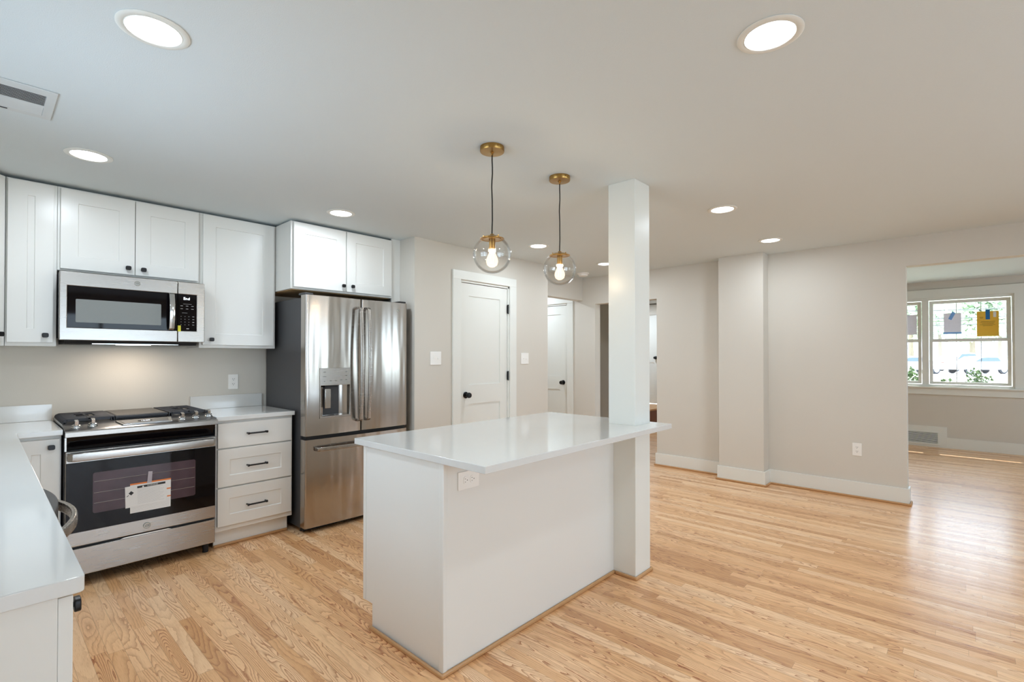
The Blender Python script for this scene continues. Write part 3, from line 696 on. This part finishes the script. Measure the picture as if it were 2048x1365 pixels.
bm = nb(); prism(bm, [(-.022, .872), (-.0225, .897), (-.0135, .904), (-.0125, .9025), (-.020, .896), (-.020, .873)], -.3795, .3815, 'x'); obj('front_trim', bm, M['steel'], tp)
sl = math.atan2(.028, .167)
for kx, ky in ((-.325, .062), (-.250, .075), (.197, .063), (.278, .075), (.356, .090)):
    zz = .902+(ky+.012)*math.tan(sl)
    bm = nb(); lathe(bm, [(0, 0), (.0235, 0), (.0235, .003), (.020, .006), (.0215, .014), (.014, .018), (0, .018)], (0, 0, 0), 24)
    prism(bm, [(-.0085, .012), (.0085, .012), (.0085, .043), (-.0085, .043)], -.016, .016, 'y')
    obj('knob', bm, M['brass'] if 0 else M['chrome'], tp, loc=(kx, ky, zz+.001), rot=(sl, 0, 0), bev=.0015, label='polished burner knob')
bm = nb(); prism(bm, [(-.118, -.048), (.135, -.048), (.150, .052), (-.140, .052)], .0, .007, 'z')
dp = obj('control_display', bm, M['chrome'], tp, loc=(.0, .072, .9165), rot=(sl, 0, 0), bev=.002, label='raised touch control display')
bm = nb(); prism(bm, [(-.105, -.036), (.118, -.036), (.128, .040), (-.124, .040)], .0072, .0085, 'z'); fp = obj('touch_panel', bm, M['steeltop'], dp)
bm = nb(); slab = rrect(.075, .03, .012); prism(bm, slab, .0087, .0092, 'z'); obj('screen', bm, M['blackglass'], dp)
text('digits', '12:08', .022, M['display'], dp, (.002, 0, .0095), (0, 0, 0), .0002, 'lit clock digits')
# grates
def grate(x0, x1, outer):
    bm = nb(); y0, y1 = .175, .612; zt = .957; n = 13
    for k in range(n):
        y = y0+.012+(y1-y0-.024)*k/(n-1)
        mid = abs(k-(n-1)/2) <= 2.2
        xa, xb = x0, x1
        c = (x0+x1)/2
        segs = [(xa, c-.045), (c+.045, xb)] if mid else [(xa, xb)]
        for a, b_ in segs:
            h = .010
            path = []
            if a == x0 and outer < 0: path += [(a+.0, y, .934), (a+.004, y, .946), (a+.018, y, .953)]
            path += [(a+.02 if path else a, y, .953), (b_-.02 if (b_ == x1 and outer > 0) else b_, y, .953)]
            if b_ == x1 and outer > 0: path += [(b_-.004, y, .946), (b_, y, .934)]
            sweep(bm, path, rrect(.008, h, .002, 1))
    for x in (x0+.006, x1-.006):
        if (outer < 0 and x < (x0+x1)/2) or (outer > 0 and x > (x0+x1)/2): box(bm, x-.006, x+.006, y0, y1, .9305, .937)
        else: box(bm, x-.006, x+.006, y0, y1, .9305, .957)
    for y in (y0, y1-.012): box(bm, x0+.02, x1-.02, y, y+.012, .940, .9572)
    box(bm, c-.004, c+.004, y0, y0+.11, .949, .9585); box(bm, c-.004, c+.004, y1-.11, y1, .949, .9585); box(bm, c-.004, c+.004, (y0+y1)/2-.05, (y0+y1)/2+.05, .949, .9585)
    for (a, b_) in ((x0+.004, y0), (x1-.016, y0), (x0+.004, y1-.012), (x1-.016, y1-.012)): box(bm, a, a+.012, b_, b_+.012, .9302, .95)
    return obj('grate', bm, M['iron'], rg, label='black cast-iron grate')
grate(-.374, -.135, -1); grate(.150, .374, 1)
for x, y, r in ((-.255, .28, .04), (-.255, .49, .034), (.262, .28, .034), (.262, .49, .042)):
    bm = nb(); lathe(bm, [(0, .9305), (r*1.25, .9305), (r*1.2, .936), (r, .937), (r, .944), (r*.9, .947), (0, .947)], (x, y, 0), 28); obj('burner', bm, M['dark'], tp, smooth=True)
bm = nb(); box(bm, -.130, .145, .178, .61, .940, .955); box(bm, -.128, .143, .19, .60, .9305, .9395); gd = obj('griddle_base', bm, M['iron'], rg, bev=.003)
bm = nb(); box(bm, -.120, .136, .20, .595, .9552, .957); obj('griddle_plate', bm, M['griddle'], gd, label='flat grey-brown griddle plate')
# tags on the oven door
t = thing('instruction_card', 'white card with orange top edge taped behind on the oven door', 'card', (.728, 3.7345, .470))
prs = [(-.102, -.094), (.103, -.094), (.104, .085), (-.103, .085)]
bm = nb(); prism(bm, prs, -.0015, -.0005, 'y'); obj('card', bm, M['paper'], t)
bm = nb(); box(bm, -.103, .104, -.0019, -.0016, .076, .0852); box(bm, .082, .103, -.0019, -.0016, .018, .026); box(bm, .084, .103, -.0019, -.0016, -.03, -.022); obj('print', bm, M['orange'], t, label='orange edge and orange marks')
bm = nb()
for k in range(9): box(bm, -.095, .095, -.0018, -.0016, -.085+.0035*k*2, -.0845+.0035*k*2)
obj('text_lines', bm, M['greyink'], t)
bm = nb(); prism(bm, [(-.020, .077), (.003, .077), (.007, .145), (-.014, .147)], -.0058, -.0050, 'y'); obj('tape', bm, M['tape'], t, label='clear tape strip')
t = thing('warning_card', 'white warning card with dark title bar in front on the oven door', 'card', (.706, 3.7335, .470)); t.rotation_euler = (0, math.radians(-1.5), 0)
bm = nb(); box(bm, -.104, .100, -.002, -.001, -.055, .073); obj('card', bm, M['paper'], t)
bm = nb(); box(bm, -.045, .098, -.0026, -.0021, .054, .067); bar = obj('title_bar', bm, M['ink'], t, label='dark title bar')
text('title', 'WARNING', .0115, M['paper'], bar, (.032, -.0029, .0605), depth=.0001)
bm = nb(); prism(bm, [(-.022, .055), (-.010, .055), (-.016, .0665)], -.0029, -.0026, 'y'); obj('warning_triangle', bm, M['paper'], bar)
bm = nb(); prism(bm, [(-.075, .018), (-.062, .031), (-.075, .044), (-.088, .031)], -.0026, -.0021, 'y'); prism(bm, [(-.096, .012), (-.086, .019), (-.088, .022), (-.098, .014)], -.0026, -.0021, 'y'); obj('symbol', bm, M['ink'], t, label='dark diamond symbol')
bm = nb()
for k in range(12): box(bm, -.045, (.085, .07, .09)[k % 3], -.0024, -.0021, .045-k*.0078, .0458-k*.0078)
obj('text_lines', bm, M['greyink'], t)

# ------------------------------------------------------------ microwave
mw = thing('microwave', 'stainless over-the-range microwave with black glass door', 'microwave', (.702, 3.98, 1.427))
W2 = .379
bm = nb(); box(bm, -W2+.004, W2-.004, .032, .416, .012, .414); obj('body', bm, M['darkgrey'], mw)
bm = nb(); prism(bm, [(.05, .0115), (.085, -.022), (.40, -.022), (.41, .0115)], -W2+.03, W2-.03, 'x'); un = obj('underside_vent', bm, M['dark'], mw, label='black sloped underside')
bm = nb(); box(bm, -.22, .24, .075, .095, -.022, -.017); obj('vent_lip', bm, M['chrome'], un)
bm = nb(); cells(bm, [-W2, -.345, .2165], [0, .076, .330, .415], 0, .0315, {(1, 1)}); d = obj('door', bm, M['steel'], mw, bev=.003)
bm = nb(); box(bm, -.3448, .216, .003, .0315, .0765, .3295); g = obj('door_glass', bm, M['blackglass'], d, bev=.001, label='black glass of the microwave door')
bm = nb(); slab_rr(bm, -.091, .180, .430, .142, .006, .0022, .0029); obj('window', bm, M['mwwin'], g, label='grey mesh window')
bm = nb(); cells(bm, [.2195, .331, W2], [0, .076, .330, .415], 0, .0315, {(0, 1)}); cpn = obj('control_panel', bm, M['steel'], mw, bev=.003)
bm = nb(); box(bm, .2198, .3308, .003, .0315, .0765, .3295); kp = obj('keypad', bm, M['blackglass'], cpn, bev=.001, label='black keypad')
text('display', 'End', .026, M['display'], kp, (.270, .0026, .300), depth=.0003, label='lit white display letters')
def legend(x0, x1, z0, z1): bm = nb(); box(bm, x0, x1, .0024, .0029, z0, z1); obj('key_legend', bm, M['greyink'], kp)
for r_ in range(4):
    for c_ in range(4): legend(.236+c_*.023, .236+c_*.023+(.004 if c_ < 3 else .011), .118+r_*.019, .121+r_*.019)
for r_ in range(2):
    for c_ in range(3): legend(.234+c_*.032, .248+c_*.032, .228+r_*.02, .231+r_*.02)
for q in ((.25, .30, .262, .2635), (.243, .275, .2, .2015), (.27, .285, .09, .095)): legend(*q)
bm = nb(); box(bm, .2185, .236, -.0008, .0022, .072, .113); obj('sticker', bm, M['yellow'], mw, label='small yellow sticker')
bm = nb(); path = [(.178, .0, .084), (.178, -.018, .088)]+[(.178, -.026-.018*math.sin(PI*k/10), .092+.228*k/10) for k in range(11)]+[(.178, -.018, .324), (.178, .0, .328)]
sweep(bm, path, rrect(.031, .010, .003), up=Vector((0, -1, .001))); obj('handle', bm, M['chrome'], d, smooth=True, label='bowed vertical handle')
badge(d, -.006, 0, .376, .016)
bm = nb(); box(bm, -.09, .09, .115, .165, -.0245, -.0225); obj('task_lamp', bm, M['lens'], un, label='lit cooktop lamp under the microwave')
L = bpy.data.lights.new('cooktop_light', 'AREA'); L.shape = 'RECTANGLE'; L.size = .18; L.size_y = .05; L.energy = 2.0; L.color = (1, .84, .68)
lo = bpy.data.objects.new('cooktop_light', L); C.objects.link(lo); lo.parent = un; lo.location = (0, .14, -.027)

# ------------------------------------------------------------ refrigerator
fr = thing('refrigerator', 'stainless french-door refrigerator with dark grey sides', 'refrigerator', (2.098, 3.63, 0))
bm = nb(); box(bm, -.45, .45, .085, .745, .03, 1.772); obj('body', bm, M['darkgrey'], fr, bev=.003, label='dark grey cabinet sides')
for x in (-.42, .42):
    for y in (.11, .70): bm = nb(); cyl(bm, (x, y, 0), .02, .029, 'z', 12); obj('foot', bm, M['dark'], fr)
bm = nb(); box(bm, -.44, .44, .06, .083, .008, .034); obj('toe_grille', bm, M['dark'], fr)
def bowed(bm, x0, x1, z0, z1, bulge=.012, r=.012, d=.078, hole=None):
    """door slab whose front bows towards -y; optional rectangular through-recess hole=(hx0,hx1,hz0,hz1)"""
    w = x1-x0
    def yf(x):
        u = (x-x0)/w
        e = min(x-x0, x1-x); rr = 0 if e >= r else (r-math.sqrt(max(0, r*r-(r-e)**2)))
        return -bulge*(1-(2*u-1)**2)+rr
    xs = sorted(set([x0+r*(1-math.cos(PI/2*k/4)) for k in range(5)]+[x1-r*(1-math.cos(PI/2*k/4)) for k in range(5)]+[x0+w*k/14 for k in range(1, 14)]+(list(hole[:2]) if hole else [])))
    zs = [z0]+(list(hole[2:]) if hole else [])+[z1]
    F = [[bm.verts.new((x, yf(x), z)) for z in zs] for x in xs]; B = [[bm.verts.new((x, d, z)) for z in zs] for x in xs]
    for i in range(len(xs)-1):
        for j in range(len(zs)-1):
            hol = hole and j == 1 and hole[0]-1e-6 <= xs[i] and xs[i+1] <= hole[1]+1e-6
            if not hol: bm.faces.new((F[i][j], F[i+1][j], F[i+1][j+1], F[i][j+1]))
            bm.faces.new((B[i][j], B[i][j+1], B[i+1][j+1], B[i+1][j]))
    n = len(xs)-1; m_ = len(zs)-1
    for i in range(n): bm.faces.new((F[i][0], B[i][0], B[i+1][0], F[i+1][0])); bm.faces.new((F[i][m_], F[i+1][m_], B[i+1][m_], B[i][m_]))
    for j in range(m_): bm.faces.new((F[0][j], F[0][j+1], B[0][j+1], B[0][j])); bm.faces.new((F[n][j], B[n][j], B[n][j+1], F[n][j+1]))
    if hole:
        i0 = min(range(len(xs)), key=lambda i: abs(xs[i]-hole[0])); i1 = min(range(len(xs)), key=lambda i: abs(xs[i]-hole[1])); dd = .062
        K = {}
        for i in range(i0, i1+1):
            for j in (1, 2): K[i, j] = bm.verts.new((xs[i], dd-.03*abs(2*(i-i0)/(i1-i0)-1)**3, zs[j]))
        for i in range(i0, i1):
            bm.faces.new((K[i, 1], K[i+1, 1], K[i+1, 2], K[i, 2])); bm.faces.new((F[i][1], K[i, 1], K[i+1, 1], F[i+1][1])); bm.faces.new((F[i][2], F[i+1][2], K[i+1, 2], K[i, 2]))
        for i in (i0, i1): bm.faces.new((F[i][1], F[i][2], K[i, 2], K[i, 1]))
    bmesh.ops.recalc_face_normals(bm, faces=bm.faces)
    return bm
Z0, Z1 = .728, 1.791
bm = nb(); bowed(bm, -.452, .006, Z0, Z1, hole=(-.340, -.100, .868, 1.105)); ld = obj('door', bm, M['fsteel'], fr, smooth=True)
bm = nb(); bowed(bm, .012, .452, Z0, Z1); rd = obj('door', bm, M['fsteel'], fr, smooth=True)
bm = nb(); bowed(bm, -.452, .452, .040, .700, .016); fz = obj('freezer_drawer', bm, M['fsteel'], fr, smooth=True)
bm = nb(); box(bm, -.44, .44, .02, .083, .701, .727); box(bm, .0062, .0118, .02, .083, .74, 1.78); obj('gasket', bm, M['dark'], fr, label='dark gap between the doors')
for s, nm in ((-1, ld), (1, rd)):
    bm = nb(); box(bm, *(sorted((s*.452, s*.385))), .02, .12, Z1+.001, Z1+.018); obj('hinge_cover', bm, M['dark'] if s > 0 else M['darkgrey'], fr, bev=.003)
# dispenser
bm = nb(); slab_rr(bm, -.220, 1.045, .252, .385, .008, -.0135, -.0105)
# carve: use frame cells instead of a plate over the recess
bm.free(); bm = nb(); cells(bm, [-.346, -.339, -.101, -.094], [.852, .869, 1.104, 1.237], -.0150, -.0085, {(1, 1)}); ds = obj('dispenser', bm, M['steel'], ld, bev=.0015, label='water and ice dispenser surround')
for (x, z, w) in ((-.31, 1.205, .02), (-.31, 1.17, .025), (-.31, 1.135, .008), (-.262, 1.137, .014), (-.218, 1.137, .016), (-.175, 1.142, .016), (-.133, 1.205, .014), (-.133, 1.175, .014), (-.133, 1.142, .012)): bm = nb(); box(bm, x-w/2, x+w/2, -.0157, -.0151, z, z+.003); obj('touch_mark', bm, M['logodark'], ds)
bm = nb(); box(bm, -.339, -.101, .058, .060, .869, 1.104); obj('recess_liner', bm, M['darkgrey'], ds)
bm = nb(); box(bm, -.292, -.245, .012, .022, .925, 1.078); obj('paddle', bm, M['chrome'], ds, bev=.003, label='dispenser paddle')
bm = nb(); box(bm, -.30, -.20, -.002, .05, 1.088, 1.103); obj('spout', bm, M['dark'], ds)
# handles
def fhandle(par, x, s):
    bm = nb(); path = [(x, -.012, .812), (x, -.045, .818)]+[(x, -.056-.022*math.sin(PI*k/14), .826+.880*k/14) for k in range(15)]+[(x, -.045, 1.714), (x, -.012, 1.720)]
    sweep(bm, path, rrect(.030, .016, .005), up=Vector((0, -1, .001))); obj('handle', bm, M['steel'], par, smooth=True, label='bowed stainless door handle')
fhandle(ld, -.026, 1); fhandle(rd, .045, 1)
bm = nb(); path = [(-.375, -.010, .628), (-.372, -.045, .628)]+[(-.360+.72*k/14, -.054-.022*math.sin(PI*k/14), .628) for k in range(15)]+[(.372, -.045, .628), (.375, -.010, .628)]
sweep(bm, path, rrect(.016, .030, .005)); obj('handle', bm, M['steel'], fz, smooth=True, label='bowed stainless freezer handle')
badge(rd, .352, -.008, 1.722, .013)

# ------------------------------------------------------------ ceiling fixtures
SPOT = 6.3
def can(name_label, x, y):
    t = thing('recessed_light', name_label, 'ceiling light', (x, y, ZC), group='recessed ceiling lights')
    bm = nb(); lathe(bm, [(.100, -.0005), (.100, -.003), (.094, -.006), (.082, -.006), (.079, -.0045), (.077, -.006), (.075, -.004), (.074, -.0005)], (0, 0, 0), 48); obj('trim_ring', bm, M['trim'], t, smooth=True)
    bm = nb(); lathe(bm, [(0, -.0045), (.073, -.0045), (.073, -.001), (0, -.001)], (0, 0, 0), 40); obj('lens', bm, M['lens'], t, label='lit white lens')
    L = bpy.data.lights.new('downlight', 'AREA'); L.shape = 'DISK'; L.size = .14; L.energy = SPOT; L.color = (.87, .97, 1.07)
    lo = bpy.data.objects.new('downlight', L); C.objects.link(lo); lo.parent = t; lo.location = (0, 0, -.012)
    return t
can('recessed ceiling light in the upper left, nearest to us', .379, 1.949)
can('recessed ceiling light in the upper right, largest in view on that side', 1.763, .472)
can('recessed ceiling light above the left counter, between vent and wall cabinets', .387, 3.421)
can('recessed ceiling light just in front of the cabinet over the refrigerator', 1.814, 3.423)
can('recessed ceiling light seen between the two pendants', 3.646, 3.039)
can('recessed ceiling light half hidden behind the left edge of the pillar', 4.875, 3.065)
can('recessed ceiling light just right of the pillar top', 3.636, 1.295)
can('recessed ceiling light in front of the wall chase', 4.907, 1.318)
can('recessed ceiling light behind the camera', .4, -1.2); can('recessed ceiling light behind the camera at the dining side', 3.6, -1.2)

t = thing('smoke_detector', 'small round white smoke detector on the ceiling by the dropped header', 'smoke detector', (5.24, 3.62, ZC))
bm = nb(); lathe(bm, [(0, -.0005), (.075, -.0005), (.075, -.012), (.06, -.016), (.058, -.034), (.05, -.04), (0, -.04)], (0, 0, 0), 32); obj('case', bm, M['plate'], t, smooth=True)
bm = nb(); lathe(bm, [(0, -.0405), (.012, -.0405), (.012, -.044), (0, -.044)], (.02, 0, 0), 14); obj('button', bm, M['plate'], t)

t = thing('ceiling_vent', 'white rectangular supply air vent in the ceiling at the left edge', 'vent', (.04, 2.87, ZC))
bm = nb(); cells(bm, [-.245, -.215, .140, .172], [-.165, -.105, .012, .022, .125, .165], -.0055, -.0005, {(1, 1), (1, 3)}, 'xy'); obj('frame', bm, M['ventmetal'], t, bev=.002)
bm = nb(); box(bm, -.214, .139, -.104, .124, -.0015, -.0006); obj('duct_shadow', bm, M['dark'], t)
bm = nb()
for k in range(9): y = -.100+k*.0125; prism(bm, [(y, -.0062), (y+.0055, -.0028), (y+.0062, -.0036), (y+.0008, -.0070)], -.214, .139, 'x')
obj('louvers', bm, M['ventmetal'], t, label='open louvers')
bm = nb()
for k in range(9): y = .024+k*.0112; prism(bm, [(y+.009, -.0060), (y-.001, -.0022), (y+.001, -.0017), (y+.011, -.0054)], -.214, .139, 'x')
obj('louvers', bm, M['ventmetal'], t)
bm = nb(); box(bm, .0, .035, .138, .142, -.009, -.0058); obj('damper_lever', bm, M['darkgrey'], t)

t = thing('floor_register', 'white louvered return register in the baseboard under the front window', 'vent', (XW-.018, .66, .125), -PI/2)
bm = nb(); cells(bm, [-.375, -.35, -.005, .005, .35, .375], [-.094, -.072, .085, .097], -.010, -.0005, {(1, 1), (3, 1)}); obj('frame', bm, M['trim'], t, bev=.002)
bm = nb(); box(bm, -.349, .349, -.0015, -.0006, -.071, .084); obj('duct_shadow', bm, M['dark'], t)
bm = nb()
for k in range(10): z = -.068+k*.0155; prism(bm, [(-.009, z), (-.002, z+.007), (-.002, z+.0085), (-.009, z+.0025)], -.349, .349, 'x')
obj('louvers', bm, M['trim'], t)

# pendants
def pendant(label, x, y, zg, r):
    t = thing('pendant_light', label, 'pendant light', (x, y, ZC), group='clear globe pendants over the island')
    bm = nb(); lathe(bm, [(0, -.0005), (.062, -.0005), (.062, -.022), (.060, -.025), (.012, -.027), (.006, -.034), (0, -.034)], (0, 0, 0), 48); cn = obj('canopy', bm, M['brass'], t, smooth=True, label='aged brass canopy')
    bm = nb(); cyl(bm, (-.02, -.066, -.012), .003, .006, 'y', 10); cyl(bm, (0, 0, -.042), .0045, .012, 'z', 10); obj('screw', bm, M['brass'], cn)
    zt = zg-ZC+r*.93
    bm = nb(); path = [(.0025*math.sin(k*.9)*math.sin(PI*k/12), .001*math.sin(k*1.7), -.034+(zt+.012+.034)*k/12) for k in range(13)]; sweep(bm, path, circ(.0032, 8), up=Vector((0, 1, 0))); obj('cord', bm, M['cord'], t, smooth=True, label='black cord')
    zc = zg-ZC
    bm = nb(); a0 = math.radians(36)
    prof = [(math.sin(a0+(PI-a0)*k/28)*r, zc+math.cos(a0+(PI-a0)*k/28)*r) for k in range(29)]; prof[-1] = (0, zc-r)
    lathe(bm, prof, (0, 0, 0), 56)
    prof2 = [(max(0, q[0]*(1-.0028/r)), zc+(q[1]-zc)*(1-.0028/r)) for q in prof]; lathe(bm, prof2, (0, 0, 0), 56); obj('globe', bm, M['globe'], t, smooth=True, label='clear glass globe')
    bm = nb(); rc = r*math.sin(a0)+.004; zz = zc+r*math.cos(a0)
    lathe(bm, [(0, zt+.012), (.010, zt+.012), (.012, zt), (rc*.6, zz+.012), (rc, zz+.001), (rc, zz-.002), (rc*.75, zz+.002), (rc*.72, zz-.003), (.016, zz-.002), (.0155, zz-.002), (0, zz-.002)], (0, 0, 0), 40); cp = obj('cap', bm, M['brass'], t, smooth=True, label='brass cap')
    bm = nb()
    for k in range(3): a = 2*PI*k/3+.5; cyl(bm, (math.cos(a)*rc*.72, math.sin(a)*rc*.72, zz+.004), .0035, .010, 'z', 8)
    obj('thumb_screw', bm, M['brass'], cp)
    bm = nb(); cyl(bm, (0, 0, zz-.050), .0165, .050, 'z', 24); obj('socket', bm, M['brass'], cp, smooth=True)
    bz = zz-.050
    bm = nb(); lathe(bm, [(.010, bz), (.012, bz-.012), (.020, bz-.030), (.029, bz-.052), (.031, bz-.066), (.026, bz-.084), (.012, bz-.094), (0, bz-.096)], (0, 0, 0), 28); bl = obj('bulb', bm, M['bulb'], t, smooth=True, label='glowing filament bulb')
    bm = nb()
    for k in range(4):
        a = PI/2*k; x0_, y0_ = .009*math.cos(a), .009*math.sin(a)
        sweep(bm, [(x0_*.5, y0_*.5, bz-.02), (x0_*1.1, y0_*1.1, bz-.045), (x0_*.8, y0_*.8, bz-.075)], circ(.0011, 6), up=Vector((0, 1, 0)))
    obj('filament', bm, M['filament'], bl, label='glowing filament')
    L = bpy.data.lights.new('bulb_light', 'POINT'); L.energy = 3.2; L.color = (1, .78, .52); L.shadow_soft_size = .024
    lo = bpy.data.objects.new('bulb_light', L); C.objects.link(lo); lo.parent = t; lo.location = (0, 0, bz-.055)
pendant('clear globe pendant with brass cap, the nearer left one', 1.762, 1.775, 1.848, .098)
pendant('clear globe pendant with brass cap, the farther right one beside the pillar', 2.327, 1.775, 1.848, .098)
# out-of-sight ceiling lights; those in the front room and landing are added fill
def roomlight(label, x, y, z, e):
    t = thing('recessed_light', label, 'ceiling light', (x, y, z), group='recessed ceiling lights')
    bm = nb(); lathe(bm, [(0, -.0045), (.09, -.0045), (.09, -.001), (0, -.001)], (0, 0, 0), 32); obj('lens', bm, M['lens'], t)
    L = bpy.data.lights.new('downlight', 'AREA'); L.shape = 'DISK'; L.size = .14; L.energy = e; L.color = (.84, .95, 1.08)
    lo = bpy.data.objects.new('downlight', L); C.objects.link(lo); lo.parent = t; lo.location = (0, 0, -.012)
roomlight('unseen fill light added to the front room ceiling, behind the right wall', 7.5, 1.3, 2.42, 4)
roomlight('unseen fill light added to the front room ceiling near its rear end', 7.5, -1.9, 2.42, 5)
roomlight('recessed ceiling light deep in the hallway', 5.05, 4.7, ZC, 12)
roomlight('unseen fill light added over the raised landing', 8.6, 5.0, 2.42, 22)  # fill added so the landing door comes out bright

# ------------------------------------------------------------ outside
G = -.13
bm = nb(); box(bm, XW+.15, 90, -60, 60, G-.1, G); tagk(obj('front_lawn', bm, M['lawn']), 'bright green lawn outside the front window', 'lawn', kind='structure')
view = Vector((math.sin(.8292), math.cos(.8292), 0)); right = Vector((math.cos(.8292), -math.sin(.8292), 0))
def place(px, d): return view*d+right*((px-1030.88)/983.58*d)
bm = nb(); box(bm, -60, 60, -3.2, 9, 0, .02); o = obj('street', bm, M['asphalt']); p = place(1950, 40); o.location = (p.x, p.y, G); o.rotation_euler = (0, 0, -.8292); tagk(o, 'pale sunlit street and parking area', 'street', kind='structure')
def car(label, px, d, rz, suv=False, flip=1):
    p = place(px, d); t = thing('car', label, 'car', (p.x, p.y, G+.02), rz-.8292)
    Lh = 2.3
    h = 1.75 if suv else 1.42
    prof = [(-Lh, .35), (-Lh, .75), (-Lh+.25, .86), (-1.15, .96), (-.35, h-.04), (.2, h), (1.0, h-.03), (1.85 if suv else 1.5, 1.02), (Lh-.1, .98), (Lh, .6), (Lh-.05, .32)]
    if flip < 0: prof = [(-a, b_) for a, b_ in prof[::-1]]
    bm = nb(); prism(bm, prof, -.85, .85, 'y'); obj('body', bm, M['carpaint'], t, bev=.08, seg=3)
    wprof = [(-1.0, .98), (-.38, h-.12), (.18, h-.09), (.9, h-.11), (1.45 if suv else 1.15, 1.0)]
    if flip < 0: wprof = [(-a, b_) for a, b_ in wprof[::-1]]
    bm = nb(); prism(bm, wprof, -.87, .87, 'y'); obj('windows', bm, M['carglass'], t, bev=.03)
    for x in (-1.38, 1.35):
        for s in (-1, 1):
            bm = nb(); cyl(bm, (x, s*.74-.1, .33), .33, .2, 'y', 28); w = obj('wheel', bm, M['tyre'], t, bev=.03)
            bm = nb(); cyl(bm, (x, s*.76-.11, .33), .20, .22, 'y', 20); obj('rim', bm, M['carpaint'], w)
    bm = nb(); box(bm, *(sorted((flip*(Lh-.06), flip*(Lh+.005)))), -.75, .75, .72, .86); obj('tail_light', bm, M['redlight'], t)
car('white sedan parked across the street, side on in the right window pane', 1954, 40, 0)
car('white sport utility vehicle parked behind the white sedan', 1925, 47, .05, True, -1)
car('white car at the left in the narrow window pane', 1822, 40, 0, False, -1)
car('pale car parked far back on the right', 2035, 52, 0, False, 1)
def leafball(bm, c, rad, n, s, rnd):
    for _ in range(n):
        v = Vector((rnd.gauss(0, 1), rnd.gauss(0, 1), rnd.gauss(0, 1))).normalized()*(rnd.random()**.3)
        p = Vector(c)+Vector((v.x*rad[0], v.y*rad[1], v.z*rad[2]))
        q = Matrix.Rotation(rnd.random()*6.28, 3, 'Z')@Matrix.Rotation(rnd.random()*3.14, 3, 'X')
        a = q@Vector((s*.5, 0, 0)); b_ = q@Vector((0, s, 0))
        bm.faces.new([bm.verts.new(p-a*.3), bm.verts.new(p+b_*.5-a), bm.verts.new(p+b_*1.1), bm.verts.new(p+b_*.5+a)])
rnd = random.Random(3)
for i, (y, w, h, lab) in enumerate(((.20, .24, .94, 'green bush low in the left half of the front window'), (-.09, .16, 1.06, 'tallest green bush at the middle of the front window'), (-.23, .12, .98, 'small bush right of the tallest bush outside the window'), (-.50, .12, 1.02, 'small bush at the right edge of the front window'), (.62, .18, 1.08, 'bush behind the narrow pane at the left of the front window'))):
    X = 10.35+(.5 if i in (1, 4) else 0); k = X/9.44; h += .05*(X-9.8)
    t = thing('bush', lab, 'bush', (X, y*k, G))
    bm = nb(); leafball(bm, (0, 0, h-.42-G), (.2, w*.95, .42), 900, .045, rnd); obj('foliage', bm, M['bush'], t)
    bm = nb()
    for q in range(6): a = rnd.random()*6.28; sweep(bm, [(0, 0, 0), (.05*math.cos(a), .05*math.sin(a), .4), (.14*math.cos(a), w*.7*math.sin(a), h-G-.2)], circ(.006, 5), up=Vector((0, 1, 0)))
    obj('stem', bm, M['bark'], t)
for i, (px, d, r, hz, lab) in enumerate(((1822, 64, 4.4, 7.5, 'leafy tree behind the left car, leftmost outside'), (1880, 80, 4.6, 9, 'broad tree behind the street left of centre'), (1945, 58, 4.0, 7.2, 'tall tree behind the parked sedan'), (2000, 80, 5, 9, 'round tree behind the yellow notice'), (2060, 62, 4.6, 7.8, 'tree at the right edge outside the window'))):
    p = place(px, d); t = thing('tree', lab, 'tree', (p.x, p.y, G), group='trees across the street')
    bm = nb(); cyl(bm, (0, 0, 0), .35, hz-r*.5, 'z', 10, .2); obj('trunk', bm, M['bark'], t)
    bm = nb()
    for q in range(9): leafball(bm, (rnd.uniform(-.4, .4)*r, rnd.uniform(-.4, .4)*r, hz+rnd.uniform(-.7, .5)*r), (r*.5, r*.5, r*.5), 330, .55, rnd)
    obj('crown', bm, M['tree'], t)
p = place(1893, 36); t = thing('utility_pole', 'thin pole with overhead wires outside the window', 'pole', (p.x, p.y, G), -.8292)
bm = nb(); cyl(bm, (0, 0, 0), .09, 9, 'z', 12); obj('post', bm, M['pole'], t)
for k, z in enumerate((3.6, 4.1, 4.7)):
    bm = nb(); sweep(bm, [(-12+24*q/12, 0, z-.25+.25*((q-6)/6)**2+.06*q) for q in range(13)], circ(.035, 5)); obj('wire', bm, M['darkgrey'], t)
